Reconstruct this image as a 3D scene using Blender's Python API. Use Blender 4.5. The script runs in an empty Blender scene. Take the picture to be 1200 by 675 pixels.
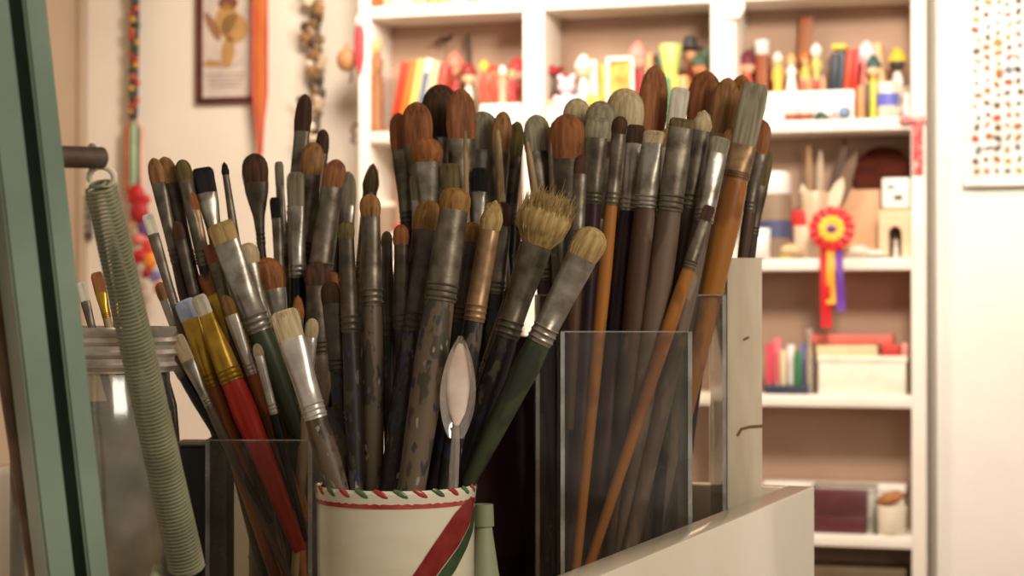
import bpy, bmesh, math, random
from mathutils import Vector, Matrix
random.seed(7)
PI = math.pi
S = bpy.context.scene
C = S.collection

# ------------------------------------------------------------------ camera, light, exposure
FPX = 2200.0; HOR = 355.0; CZ = 1.30          # focal length in px, horizon row, eye height
cam_d = bpy.data.cameras.new('camera'); cam = bpy.data.objects.new('camera', cam_d); C.objects.link(cam)
cam_d.sensor_width = 36; cam_d.lens = 36 * FPX / 1200
cam.location = (0, 0, CZ); cam.rotation_euler = (PI/2 + math.atan((HOR - 337.5)/FPX), 0, 0)
cam_d.clip_start = 0.02
cam_d.dof.use_dof = True; cam_d.dof.focus_distance = 0.92; cam_d.dof.aperture_fstop = 18
S.camera = cam
S.view_settings.view_transform = 'Standard'; S.view_settings.look = 'None'
S.view_settings.exposure = 0.0; S.view_settings.gamma = 1; S.view_settings.use_curve_mapping = False

def srgb(r, g, b):
    f = lambda c: c/12.92 if c <= .04045 else ((c+.055)/1.055)**2.4
    return (f(r/255), f(g/255), f(b/255), 1)

w = bpy.data.worlds.new('world'); S.world = w; w.use_nodes = True
w.node_tree.nodes['Background'].inputs[0].default_value = (1.0, 0.85, 0.69, 1)
w.node_tree.nodes['Background'].inputs[1].default_value = 0.36

def area(name, loc, target, size, power, col):
    d = bpy.data.lights.new(name, 'AREA'); d.size = size; d.energy = power; d.color = col
    o = bpy.data.objects.new(name, d); C.objects.link(o); o.location = loc
    o.rotation_euler = (Vector(target) - Vector(loc)).to_track_quat('-Z', 'Y').to_euler()
    return o
area('overhead_light', (0.75, 3.1, CZ+1.16), (0.75, 4.8, CZ-0.1), 0.35, 56, (1, .88, .74))
area('overhead_light', (-0.30, 4.3, CZ+1.16), (-0.25, 5.0, CZ+0.3), 0.30, 20, (1, .88, .74))  # added fill, brightens the wall left of the bookcase without its shadow
area('front_fill', (1.25, -0.35, CZ+0.8), (0.05, 1.1, CZ-0.1), 0.7, 22, (1, .90, .77))  # added fill light for the foreground and the unit's side panel

# ------------------------------------------------------------------ helpers
TH = math.radians(16.3); sT, cT = math.sin(TH), math.cos(TH)     # bookcase wall direction
C0 = 5.0 * cT
def P(px, py, D):
    return Vector(((px-600)/FPX*D, D, CZ + (HOR-py)/FPX*D))
def DV(px, v):                                                    # distance of the plane v behind the bookcase front
    return (C0 + v) / ((px-600)/FPX*sT + cT)
def R(px, py, v=0.0):
    return P(px, py, DV(px, v))

def mat(name, col, rough=.6, metal=0, noise=None, nscale=30, stretch=(1,1,1), bump=0, spec=.5, amount=(.35,.65), coat=0, emit=None):
    m = bpy.data.materials.get(name)
    if m: return m
    m = bpy.data.materials.new(name); m.use_nodes = True
    nt = m.node_tree; b = nt.nodes['Principled BSDF']
    b.inputs['Base Color'].default_value = col; b.inputs['Roughness'].default_value = rough
    b.inputs['Metallic'].default_value = metal; b.inputs['Specular IOR Level'].default_value = spec
    b.inputs['Coat Weight'].default_value = coat
    if noise or bump:
        tc = nt.nodes.new('ShaderNodeTexCoord'); mp = nt.nodes.new('ShaderNodeMapping')
        mp.inputs['Scale'].default_value = stretch
        n = nt.nodes.new('ShaderNodeTexNoise'); n.inputs['Scale'].default_value = nscale; n.inputs['Detail'].default_value = 4
        nt.links.new(tc.outputs['Object'], mp.inputs[0]); nt.links.new(mp.outputs[0], n.inputs['Vector'])
        if noise:
            r = nt.nodes.new('ShaderNodeValToRGB')
            r.color_ramp.elements[0].position = amount[0]; r.color_ramp.elements[1].position = amount[1]
            r.color_ramp.elements[0].color = col; r.color_ramp.elements[1].color = noise
            nt.links.new(n.outputs['Fac'], r.inputs[0]); nt.links.new(r.outputs[0], b.inputs['Base Color'])
        if bump:
            bp = nt.nodes.new('ShaderNodeBump'); bp.inputs['Strength'].default_value = bump; bp.inputs['Distance'].default_value = .002
            nt.links.new(n.outputs['Fac'], bp.inputs['Height']); nt.links.new(bp.outputs[0], b.inputs['Normal'])
    return m
_cc = {}
def pl(r, g, b, rough=.55):                                      # plain painted / plastic / paper colour
    k = (r, g, b, rough)
    if k not in _cc:
        c = srgb(r, g, b); d = tuple(x*.82 for x in c[:3]) + (1,)
        _cc[k] = mat('paint_%d_%d_%d' % (r, g, b), c, rough, noise=d, nscale=14, amount=(.45, .7))
    return _cc[k]
def smeared(name, base, spots, rough=.5, scale=60):              # handle covered in dried paint
    m = bpy.data.materials.new(name); m.use_nodes = True; nt = m.node_tree; b = nt.nodes['Principled BSDF']
    b.inputs['Roughness'].default_value = rough; b.inputs['Specular IOR Level'].default_value = .35
    tc = nt.nodes.new('ShaderNodeTexCoord'); mp = nt.nodes.new('ShaderNodeMapping'); mp.inputs['Scale'].default_value = (1, 1, .45)
    oi = nt.nodes.new('ShaderNodeObjectInfo'); add = nt.nodes.new('ShaderNodeVectorMath'); add.operation = 'ADD'
    mul = nt.nodes.new('ShaderNodeMath'); mul.operation = 'MULTIPLY'; mul.inputs[1].default_value = 40
    nt.links.new(oi.outputs['Random'], mul.inputs[0])
    nt.links.new(tc.outputs['Object'], mp.inputs[0]); nt.links.new(mp.outputs[0], add.inputs[0]); nt.links.new(mul.outputs[0], add.inputs[1])
    prev = None
    for i, (c, th) in enumerate(spots):
        n = nt.nodes.new('ShaderNodeTexNoise'); n.noise_dimensions = '4D'; n.inputs['W'].default_value = i*3.7
        n.inputs['Scale'].default_value = scale*(1+.35*i); n.inputs['Detail'].default_value = 3
        nt.links.new(add.outputs[0], n.inputs['Vector'])
        r = nt.nodes.new('ShaderNodeValToRGB'); r.color_ramp.elements[0].position = th; r.color_ramp.elements[1].position = th+.04
        nt.links.new(n.outputs['Fac'], r.inputs[0])
        mx = nt.nodes.new('ShaderNodeMix'); mx.data_type = 'RGBA'
        nt.links.new(r.outputs[0], mx.inputs[0])
        if prev is None: mx.inputs[6].default_value = base
        else: nt.links.new(prev, mx.inputs[6])
        mx.inputs[7].default_value = c; prev = mx.outputs[2]
    nt.links.new(prev, b.inputs['Base Color'])
    return m
def clear(name, col=(1,1,1,1), gloss=.10, milk=.06, milkcol=(.75,.72,.66,1), rough=.08):
    m = bpy.data.materials.new(name); m.use_nodes = True; nt = m.node_tree
    nt.nodes.remove(nt.nodes['Principled BSDF']); out = nt.nodes['Material Output']
    t = nt.nodes.new('ShaderNodeBsdfTransparent'); t.inputs[0].default_value = col
    g = nt.nodes.new('ShaderNodeBsdfGlossy'); g.inputs['Roughness'].default_value = rough
    d = nt.nodes.new('ShaderNodeBsdfDiffuse'); d.inputs[0].default_value = milkcol
    fr = nt.nodes.new('ShaderNodeFresnel'); fr.inputs[0].default_value = 1.22
    ma = nt.nodes.new('ShaderNodeMath'); ma.operation = 'ADD'; ma.inputs[1].default_value = gloss*.4; ma.use_clamp = True
    m1 = nt.nodes.new('ShaderNodeMixShader'); m1.inputs[0].default_value = milk
    tc = nt.nodes.new('ShaderNodeTexCoord'); n = nt.nodes.new('ShaderNodeTexNoise'); n.inputs['Scale'].default_value = 50; n.inputs['Detail'].default_value = 5
    mr = nt.nodes.new('ShaderNodeMapRange'); mr.inputs[1].default_value = .3; mr.inputs[2].default_value = .8; mr.inputs[3].default_value = milk*.3; mr.inputs[4].default_value = milk*2.2
    nt.links.new(tc.outputs['Object'], n.inputs['Vector']); nt.links.new(n.outputs['Fac'], mr.inputs[0]); nt.links.new(mr.outputs[0], m1.inputs[0])
    m2 = nt.nodes.new('ShaderNodeMixShader')
    nt.links.new(t.outputs[0], m1.inputs[1]); nt.links.new(d.outputs[0], m1.inputs[2])
    nt.links.new(fr.outputs[0], ma.inputs[0]); nt.links.new(ma.outputs[0], m2.inputs[0])
    nt.links.new(m1.outputs[0], m2.inputs[1]); nt.links.new(g.outputs[0], m2.inputs[2])
    nt.links.new(m2.outputs[0], out.inputs[0])
    return m

def obj(name, bm, m, parent=None, smooth=True, loc=None, rotz=None):
    me = bpy.data.meshes.new(name); bmesh.ops.recalc_face_normals(bm, faces=bm.faces[:]); bm.to_mesh(me); bm.free()
    for x in (m if isinstance(m, (list, tuple)) else [m]): me.materials.append(x)
    if smooth:
        for p in me.polygons: p.use_smooth = True
        try: me.set_sharp_from_angle(angle=math.radians(38))
        except Exception: pass
    o = bpy.data.objects.new(name, me); C.objects.link(o)
    if parent: o.parent = parent
    if loc is not None: o.location = loc
    if rotz is not None: o.rotation_euler = (0, 0, rotz)
    return o
labels = {}
def tag(o, label, cat, group=None):
    o['label'] = label; o['category'] = cat
    if group: o['group'] = group
    labels.setdefault(label, []).append((o.name, group))
    return o
def thing(name, label, cat, loc=(0,0,0), rotz=0, group=None):
    o = bpy.data.objects.new(name, None); C.objects.link(o); o.empty_display_size = .02
    o.location = loc; o.rotation_euler = (0, 0, rotz)
    return tag(o, label, cat, group)
def struct(name, bm, m, **k):
    o = obj(name, bm, m, **k); o['kind'] = 'structure'; return o
NB = bmesh.new
def box(bm, c, s, bev=0, M=None, mi=0, segs=2):
    r = bmesh.ops.create_cube(bm, size=1, matrix=Matrix.Translation(c) @ Matrix.Diagonal((s[0], s[1], s[2], 1)))
    vs = r['verts']
    if bev:
        es = list({e for v in vs for e in v.link_edges})
        q = bmesh.ops.bevel(bm, geom=es, offset=bev, segments=segs, affect='EDGES', profile=.5)
        vs = list({v for f in q['faces'] for v in f.verts} | {v for v in vs if v.is_valid})
    fs = {f for v in vs for f in v.link_faces}
    for f in fs: f.material_index = mi
    if M is not None: bmesh.ops.transform(bm, matrix=M, verts=list({v for f in fs for v in f.verts}))
    return bm
def loft(bm, secs, n=18, M=None, mi=0, caps=True):               # secs: (z, rx, ry[, exponent[, cx, cy]])
    rings = []
    for s in secs:
        z, rx, ry = s[:3]; e = s[3] if len(s) > 3 else 2; cx = s[4] if len(s) > 4 else 0; cy = s[5] if len(s) > 5 else 0
        ring = []
        for i in range(n):
            a = 2*PI*i/n; ca, sa = math.cos(a), math.sin(a)
            x = math.copysign(abs(ca)**(2/e), ca)*rx; y = math.copysign(abs(sa)**(2/e), sa)*ry
            v = Vector((x+cx, y+cy, z))
            ring.append(bm.verts.new(M @ v if M is not None else v))
        rings.append(ring)
    for a, b in zip(rings, rings[1:]):
        for i in range(n):
            f = bm.faces.new((a[i], a[(i+1) % n], b[(i+1) % n], b[i])); f.material_index = mi
    if caps:
        for r in (rings[0], rings[-1]):
            try: f = bm.faces.new(r); f.material_index = mi
            except ValueError: pass
    return bm
def tube(bm, pts, rad, n=8, mi=0):
    pts = [Vector(p) for p in pts]; k = len(pts)
    rads = rad if isinstance(rad, (list, tuple)) else [rad]*k
    t0 = (pts[1]-pts[0]).normalized(); up = Vector((0,0,1)) if abs(t0.z) < .9 else Vector((1,0,0))
    x = t0.cross(up).normalized(); rings = []
    for i, p in enumerate(pts):
        t = (pts[min(i+1, k-1)] - pts[max(i-1, 0)]).normalized()
        x = (x - t*x.dot(t)).normalized(); y = t.cross(x)
        rings.append([bm.verts.new(p + (x*math.cos(2*PI*j/n) + y*math.sin(2*PI*j/n))*rads[i]) for j in range(n)])
    for a, b in zip(rings, rings[1:]):
        for j in range(n):
            f = bm.faces.new((a[j], a[(j+1) % n], b[(j+1) % n], b[j])); f.material_index = mi
    for r in (rings[0], rings[-1]):
        f = bm.faces.new(r); f.material_index = mi
    return bm
def ball(bm, c, r, s=(1,1,1), mi=0, u=12, v=8):
    q = bmesh.ops.create_uvsphere(bm, u_segments=u, v_segments=v, radius=r, matrix=Matrix.Translation(c) @ Matrix.Diagonal((s[0], s[1], s[2], 1)))
    for f in {f for x in q['verts'] for f in x.link_faces}: f.material_index = mi
    return bm
def prism(bm, pts, y0, y1, mi=0):                                 # polygon in x,z extruded along y
    a = [bm.verts.new((x, y0, z)) for x, z in pts]; b = [bm.verts.new((x, y1, z)) for x, z in pts]; n = len(pts)
    fs = [bm.faces.new(a), bm.faces.new(b[::-1])] + [bm.faces.new((a[i], a[(i+1) % n], b[(i+1) % n], b[i])) for i in range(n)]
    for f in fs: f.material_index = mi
    return bm

# ------------------------------------------------------------------ the room
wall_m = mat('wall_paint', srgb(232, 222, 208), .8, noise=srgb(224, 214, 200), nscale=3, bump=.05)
left_m = mat('side_wall_dimmed', srgb(176, 154, 130), .8, noise=srgb(168, 146, 122), nscale=3)  # left wall's dimmer light is put into this darker colour
ceil_m = mat('ceiling_paint', srgb(235, 225, 210), .85, noise=srgb(228, 218, 203), nscale=3)
floor_m = mat('wooden_floor', srgb(150, 110, 75), .5, noise=srgb(120, 85, 55), nscale=5, stretch=(1, 12, 1))
door_m = mat('white_gloss_paint', srgb(245, 242, 236), .4, noise=srgb(240, 236, 229), nscale=4)
shelf_m = mat('white_shelf_paint', srgb(246, 240, 230), .45, noise=srgb(240, 232, 220), nscale=6)
back_m = mat('tan_backboard', srgb(176, 146, 124), .7, noise=srgb(168, 138, 116), nscale=6)

SH = 0.19                                                         # bookcase depth
FR = Vector((0, 5.0, 0)); U = Vector((cT, -sT, 0)); V = Vector((sT, cT, 0))
MS = Matrix.Translation((0, 5.0, CZ)) @ Matrix.Rotation(-TH, 4, 'Z')   # bookcase frame: x right, y in, z up from eye level
def ux(px, v=0.0):                                               # shelf x coordinate seen at column px
    D = DV(px, v); p = Vector(((px-600)/FPX*D, D, 0)) - FR
    return p.dot(U)
def zz(px, py, v=0.0):
    return (HOR-py)/FPX*DV(px, v)
FLOOR = -CZ; CEIL = 1.25
def sbox(name, x0, x1, y0, y1, z0, z1, m, bev=.002, kind=True, parent=None):
    bm = NB(); box(bm, ((x0+x1)/2, (y0+y1)/2, (z0+z1)/2), (x1-x0, y1-y0, z1-z0), bev)
    if parent is not None: return obj(name, bm, m, parent)
    o = (struct if kind else obj)(name, bm, m); o.matrix_world = MS; return o
xL = ux(95, SH)
sbox('wall_back', xL-.1, 3.0, SH+.002, SH+.12, FLOOR, CEIL, wall_m, 0)
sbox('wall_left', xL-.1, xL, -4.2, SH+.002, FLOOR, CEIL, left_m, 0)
sbox('floor', xL-.1, 3.0, -6.5, SH+.12, FLOOR-.05, FLOOR, floor_m, 0)
sbox('ceiling', xL-.1, 3.0, -4.2, SH+.12, CEIL, CEIL+.05, ceil_m, 0)
xR = ux(1085)
sbox('wall_right', ux(1097, .04), 3.0, .04, SH+.0, FLOOR, CEIL, door_m, .004)
# a pilaster strip in the left corner
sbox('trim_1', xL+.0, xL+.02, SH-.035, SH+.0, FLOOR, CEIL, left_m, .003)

# ------------------------------------------------------------------ bookcase
bc = thing('bookcase', 'tall white built-in bookcase full of books and ornaments against the back wall', 'bookcase')
bc.matrix_world = Matrix.Translation((0, 5.0, 0)) @ Matrix.Rotation(-TH, 4, 'Z')
def bbox(name, x0, x1, y0, y1, z0, z1, m, bev=.002):
    bm = NB(); box(bm, ((x0+x1)/2, (y0+y1)/2, (z0+z1)/2 + CZ), (x1-x0, y1-y0, z1-z0), bev); return obj(name, bm, m, bc)
xa0, xa1 = ux(420), ux(432); xb0, xb1 = ux(613), ux(637); xc0, xc1 = ux(833), ux(862); xd0, xd1 = ux(1068), ux(1085)
TOPZ = 1.17
for x0, x1 in ((xa0, xa1), (xb0, xb1), (xc0, xc1), (xd0, xd1)):
    bbox('upright', x0, x1, 0, SH-.008, FLOOR, TOPZ, shelf_m)
bbox('back_panel', xa0, xd1, SH-.008, SH, FLOOR, TOPZ, back_m, 0)
Z1, Z2, Z3, Z4, Z5, Z6 = .807, .466, .113, -.234, -.587, -.94
ST = .030
for z in (TOPZ, Z1, Z2, Z3, Z4, Z5, Z6):
    for x0, x1 in ((xa1, xb0), (xb1, xc0), (xc1, xd0)):
        bbox('shelf', x0, x1, 0.001, SH-.008, z-ST, z, shelf_m)
bbox('plinth', xa1, xd0, .01, .03, FLOOR, -1.2, shelf_m)

# generic item frame: root on a shelf, x right, y into the shelf, z up
def item(name, label, cat, pxc, v, zb, group=None, rot=0.0):
    loc = MS @ Vector((ux(pxc, v), v, zb))
    return thing(name, label, cat, loc, -TH+rot, group)
def W(px_, v=0): return px_/FPX*DV(800, v)                         # px -> metres at the bookcase

def book(px0, px1, py, v, zb, col, label, lean=0.0, depth=.12, group=None, stripe=None):
    """upright book; px0..px1 spine columns, py the row of its top"""
    c = (px0+px1)/2; h = zz(c, py, v) - zb; t = (ux(px1, v)-ux(px0, v))*.97
    r = item('book', label, 'book', c, v, zb, group)
    L = Matrix.Rotation(lean, 4, 'Y')
    off = abs(t/2*math.sin(lean))
    L = Matrix.Translation((0, 0, off)) @ L
    bm = NB()
    box(bm, (-t/2+.0015, depth/2, h/2), (.003, depth, h), .0008, L); box(bm, (t/2-.0015, depth/2, h/2), (.003, depth, h), .0008, L)
    box(bm, (0, .0015, h/2), (t, .003, h), .0012, L)
    obj('cover', bm, pl(*col, .45), r)
    bm = NB(); box(bm, (0, depth/2, h/2), (t-.006, depth-.008, h-.006), 0, L); obj('pages', bm, pl(235, 225, 200), r)
    if stripe:
        bm = NB(); box(bm, (0, -.0006, h*.5), (t*.62, .001, h*.62), 0, L); obj('spine_label', bm, pl(*stripe), r)
    return r

def figurine(pxc, py, v, zb, wpx, body, head, hat, label, kind=0, group=None):
    h = zz(pxc, py, v) - zb; wd = W(wpx, v)/2
    r = item('figurine', label, 'figurine', pxc, v, zb, group)
    bm = NB()
    if kind == 0:     # bell-skirted doll
        loft(bm, [(0, wd*.9, wd*.7), (h*.05, wd, wd*.8), (h*.35, wd*.75, wd*.6), (h*.5, wd*.45, wd*.4), (h*.62, wd*.6, wd*.42), (h*.7, wd*.3, wd*.25)], 14)
        tube(bm, [(-wd*.5, 0, h*.62), (-wd*.85, -wd*.2, h*.48), (-wd*.3, -wd*.6, h*.42)], wd*.16, 6)
        tube(bm, [(wd*.5, 0, h*.62), (wd*.85, -wd*.2, h*.48), (wd*.3, -wd*.6, h*.42)], wd*.16, 6)
    elif kind == 1:   # stocky peg figure
        loft(bm, [(0, wd*.7, wd*.6), (h*.03, wd*.85, wd*.7), (h*.4, wd*.8, wd*.65), (h*.64, wd*.7, wd*.5), (h*.7, wd*.35, wd*.3)], 14)
        for s in (-1, 1): tube(bm, [(s*wd*.7, 0, h*.6), (s*wd*.95, -wd*.1, h*.42), (s*wd*.9, -wd*.3, h*.3)], wd*.16, 6)
    else:             # standing figure with two legs
        for s in (-1, 1): tube(bm, [(s*wd*.35, 0, 0), (s*wd*.35, 0, h*.35)], wd*.24, 7)
        loft(bm, [(h*.3, wd*.6, wd*.4), (h*.5, wd*.6, wd*.4), (h*.66, wd*.75, wd*.42), (h*.72, wd*.3, wd*.25)], 12)
        for s in (-1, 1): tube(bm, [(s*wd*.7, 0, h*.64), (s*wd*1.0, -wd*.2, h*.5), (s*wd*.7, -wd*.7, h*.45)], wd*.17, 6)
    obj('body', bm, pl(*body), r)
    bm = NB(); ball(bm, (0, 0, h*.78), h*.105, (1, 1, 1.1)); ball(bm, (0, -h*.1, h*.77), h*.018); obj('head', bm, pl(*head), r)
    bm = NB()
    loft(bm, [(h*.80, h*.12, h*.12), (h*.83, h*.125, h*.125), (h*.9, h*.10, h*.10), (h*.97, h*.05, h*.05), (h, h*.01, h*.01)], 12); obj('hat', bm, pl(*hat), r)
    return r

def cup_thing(name, label, cat, pxc, py, v, zb, wpx, col, taper=.85, handle=False, band=None):
    h = zz(pxc, py, v)-zb; rr = W(wpx, v)/2; r = item(name, label, cat, pxc, v, zb)
    bm = NB(); t = rr*.1
    loft(bm, [(0, rr*taper*.9, rr*taper*.9), (h*.04, rr*taper, rr*taper), (h*.5, rr*(taper+1)/2, rr*(taper+1)/2), (h*.97, rr, rr), (h, rr-t*.5, rr-t*.5), (h*.97, rr-t, rr-t), (h*.1, rr*taper-t, rr*taper-t)], 24)
    obj('body', bm, pl(*col, .3), r)
    if band:
        bm = NB(); loft(bm, [(h*.35, rr*(taper+1)/2*1.0+.0008, rr*(taper+1)/2+.0008), (h*.7, rr+.0004, rr+.0004)], 24, caps=False); obj('band', bm, pl(*band, .3), r)
    if handle:
        bm = NB(); tube(bm, [(rr*.9, 0, h*.8), (rr*1.35, 0, h*.78), (rr*1.5, 0, h*.5), (rr*1.3, 0, h*.25), (rr*.85, 0, h*.22)], rr*.11, 8); obj('handle', bm, pl(*col, .3), r)
    return r, h, rr

def carton(name, label, cat, px0, px1, py, v, zb, col, depth=.08, lid=None, rot=0, panel=None, group=None):
    c = (px0+px1)/2; h = zz(c, py, v)-zb; wd = ux(px1, v)-ux(px0, v)
    r = item(name, label, cat, c, v, zb, group, rot)
    lh = h*.18 if lid else 0
    bm = NB(); box(bm, (0, depth/2, (h-lh)/2), (wd*.97 if lid else wd, depth, h-lh), .003); obj('body', bm, pl(*col), r)
    if lid:
        bm = NB(); box(bm, (0, depth/2, h-lh/2), (wd, depth+.004, lh), .003); obj('lid', bm, pl(*lid), r)
    if panel:
        bm = NB(); box(bm, (0, -.0005, (h-lh)*.5), (wd*.6, .001, (h-lh)*.5), 0); obj('paper_label', bm, pl(*panel), r)
    return r

EXEC_SHELF = True
# ------------------------------------------------------------------ top shelf, only the feet of its books are in view
tops = [(433, 447, (200, 90, 50)), (449, 457, (210, 190, 160)), (459, 471, (205, 205, 200)), (473, 483, (225, 215, 190)), (485, 500, (215, 175, 140)),
        (502, 514, (225, 160, 110)), (516, 528, (200, 195, 120)), (530, 546, (226, 226, 205)), (548, 560, (190, 120, 90)), (562, 574, (220, 200, 160)), (576, 588, (150, 160, 130)), (590, 608, (230, 215, 190))]
tn = ['orange-red', 'thin sand-coloured', 'light grey', 'pale cream', 'dull peach', 'soft orange', 'yellow-green', 'ivory white', 'brick brown', 'straw-coloured', 'sage green', 'wide off-white']
for (a, b, c), nm in zip(tops, tn):
    book(a, b, -50 - random.randint(0, 25), .015, Z1, c, '%s book on the topmost visible shelf, left bay' % nm, group=None)

# ------------------------------------------------------------------ left bay, upper shelf
r = item('wooden_statue', 'tall slim brown wooden statue, pale face, left end of upper shelf', 'statue', 441, .03, Z2)
h = zz(441, 40, .03)-Z2; q = W(9)
bm = NB(); loft(bm, [(0, q*1.1, q), (h*.06, q*1.1, q), (h*.1, q*.9, q*.8), (h*.45, q, q*.85), (h*.6, q*.75, q*.7), (h*.74, q*.95, q*.75), (h*.8, q*.4, q*.4)], 14); obj('robe', bm, pl(150, 95, 55), r)
bm = NB(); ball(bm, (0, 0, h*.87), h*.075, (.85, .85, 1.2)); obj('head', bm, pl(225, 170, 120), r)
bm = NB(); tube(bm, [(-q*.8, -q*.2, h*.72), (-q*.3, -q*.9, h*.56), (q*.5, -q*.9, h*.66)], q*.2, 6); obj('arm', bm, pl(200, 150, 90), r)
book(455, 463, 72, .02, Z2, (190, 60, 35), 'thin brick-red book leaning right beside the tall wooden statue', .20)
book(464, 472, 70, .02, Z2, (225, 120, 50), 'bright orange leaning book between the brick-red and the yellow one', .20)
book(473, 481, 69, .02, Z2, (240, 205, 110), 'yellow leaning book on the upper shelf, left bay', .20)
book(482, 492, 68, .02, Z2, (225, 222, 205), 'white leaning book with a blue-grey lettered spine', .20, stripe=(90, 105, 125))
book(494, 502, 71, .02, Z2, (215, 190, 150), 'pale tan leaning book right of the white lettered spine', .18)
book(504, 512, 75, .02, Z2, (200, 75, 60), 'coral red leaning book, last of the leaning row in the left bay', .17)
figurine(520, 72, .06, Z2, 14, (200, 100, 85), (225, 170, 130), (190, 60, 60), 'coral-dressed figurine just right of the leaning books', 0)
figurine(533, 60, .09, Z2, 13, (190, 85, 75), (220, 150, 120), (215, 120, 100), 'tall rose-coloured figurine near the black post', 2)
figurine(549, 72, .045, Z2, 12, (235, 220, 205), (235, 200, 160), (140, 40, 30), 'white-dressed figurine with a dark red cap, left bay', 0)
r = item('dark_post', 'thin black upright post standing at the back of the left bay', 'post', 549, .15, Z2)
h = zz(549, 38, .15)-Z2; bm = NB(); loft(bm, [(0, .02, .015), (.01, .02, .015), (.012, .006, .006), (h-.02, .006, .006), (h, .003, .003)], 10); obj('shaft', bm, pl(50, 35, 28), r)
r = item('bird_ornament', 'small black bird on a thin wire against the back of the left bay', 'ornament', 522, .14, Z2)
h = zz(522, 46, .14)-Z2
bm = NB(); ball(bm, (0, 0, h), .011, (1.7, .6, .6)); ball(bm, (.016, 0, h+.008), .006); prism(bm, [(-.016, h+.002), (-.034, h-.008), (-.026, h-.010), (-.012, h-.004)], -.002, .002); obj('bird', bm, pl(35, 25, 22), r)
bm = NB(); loft(bm, [(0, .012, .012), (.004, .012, .012), (.005, .0012, .0012), (h-.004, .0012, .0012)], 8); obj('wire', bm, pl(60, 45, 35), r)
cw = carton('storage_box', 'low white box under the row of small figures in the left bay', 'box', 562, 611, 121, .03, Z2, (248, 244, 236), .10)
ZB = zz(586, 121, .03)
fl = [(567, 70, 11, (205, 80, 55), (230, 170, 120), (225, 190, 60), 1, 'orange-red figure with a yellow cap on the white box, left bay'),
      (578, 74, 10, (215, 70, 45), (220, 140, 100), (170, 60, 40), 1, 'scarlet peg figure second on the white box, left bay'),
      (589, 76, 11, (235, 170, 140), (240, 210, 170), (225, 225, 210), 0, 'peach-skirted figure with a white cap on the white box'),
      (600, 80, 10, (195, 65, 60), (225, 170, 140), (150, 160, 110), 0, 'crimson figure with an olive cap, right end of the white box')]
for a in fl: figurine(a[0], a[1], .06, ZB, a[2], a[3], a[4], a[5], a[7], a[6])
figurine(606, 66, .13, Z2, 9, (180, 60, 60), (235, 190, 170), (200, 60, 60), 'small dark-pink figure standing behind the white box', 2)

# ------------------------------------------------------------------ middle bay, upper shelf
r = item('red_flower_bunch', 'bunch of deep red artificial flowers at the left of the middle bay', 'flowers', 652, .09, Z2)
bm = NB(); loft(bm, [(0, .018, .018), (.02, .026, .026), (.07, .022, .022), (.095, .028, .028)], 14); obj('vase', bm, pl(160, 45, 45), r)
for i in range(9):
    a = i*2.4; rr_ = .012+.012*(i % 3); z = .13+.012*(i % 4); fx, fy = rr_*math.cos(a), rr_*math.sin(a)
    bm = NB()
    for k in range(5): ball(bm, (fx+.007*math.cos(k*1.257), fy+.007*math.sin(k*1.257), z), .007, (1, 1, .8), u=8, v=6)
    ball(bm, (fx, fy, z+.004), .004, u=6, v=5); obj('flower', bm, pl(190, 35, 45) if i % 3 else pl(150, 20, 35), r)
    bm = NB(); tube(bm, [(fx*.4, fy*.4, .08), (fx, fy, z)], .0012, 5); obj('stem', bm, pl(60, 90, 50), r)
r = item('plush_toy', 'lilac-white fluffy toy in front of the red flowers, middle bay', 'toy', 664, .025, Z2)
bm = NB(); loft(bm, [(0, .026, .022), (.03, .03, .025), (.07, .024, .02), (.09, .012, .012)], 14); ball(bm, (0, 0, .11), .024)
for s in (-1, 1): ball(bm, (s*.017, 0, .133), .009); ball(bm, (s*.026, -.006, .07), .011, (1, 1, 1.5))
obj('body', bm, pl(225, 212, 224, .9), r)
for s in (-1, 1):
    bm = NB(); ball(bm, (s*.008, -.022, .114), .0028); obj('eye', bm, pl(25, 20, 25), r)
figurine(684, 63, .05, Z2, 16, (248, 244, 236), (240, 215, 180), (240, 235, 225), 'all-white angel-like figurine beside the lilac toy', 0)
book(694, 703, 70, .05, Z2, (240, 225, 195), 'slim cream book beside the white figurine, middle bay', -.05)
book(704, 709, 75, .05, Z2, (235, 190, 90), 'slim ochre book in the middle bay', 0)
# white easel frame holding golden sheets
r = item('display_frame', 'small white open frame with a golden picture inside, middle bay', 'frame', 727, .05, Z2)
h = zz(727, 66, .05)-Z2; a = W(15)
bm = NB()
for s in (-1, 1): box(bm, (s*a, 0, h/2), (.009, .012, h), .002)
box(bm, (0, 0, h-.006), (2*a+.01, .012, .012), .002); box(bm, (0, 0, .006), (2*a+.01, .012, .012), .002); obj('frame', bm, pl(248, 244, 232), r)
bm = NB(); box(bm, (0, .004, h/2), (2*a-.008, .003, h-.022), 0); obj('picture', bm, mat('golden_print', srgb(236, 190, 90), .5, noise=srgb(205, 120, 50), nscale=28), r)
figurine(748, 48, .07, Z2, 13, (185, 60, 70), (240, 180, 160), (240, 150, 140), 'dark red doll with a broad pink hat, middle bay', 2)
book(757, 765, 62, .06, Z2, (205, 150, 95), 'light brown book right of the pink-hatted doll', 0)
book(766, 771, 60, .06, Z2, (70, 75, 80), 'narrow charcoal book left of the green bowl', .05)
r, h, q = cup_thing('green_bowl', 'pale green bowl with a yellow rim raised on a stand, middle bay', 'bowl', 786, 52, .04, Z2+.085, 28, (200, 212, 120), .45)
carton('green_box', 'dark green narrow box under the pale green bowl', 'box', 778, 786, 90, .02, Z2, (70, 130, 90), .08)
for x0, x1, c, nm in ((787, 795, (230, 200, 90), 'yellow upright box beneath the green bowl'), (796, 805, (235, 165, 110), 'peach upright box right of the yellow one, middle bay')):
    carton('card_box', nm, 'box', x0, x1, 88, .02, Z2, c, .08)
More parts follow.
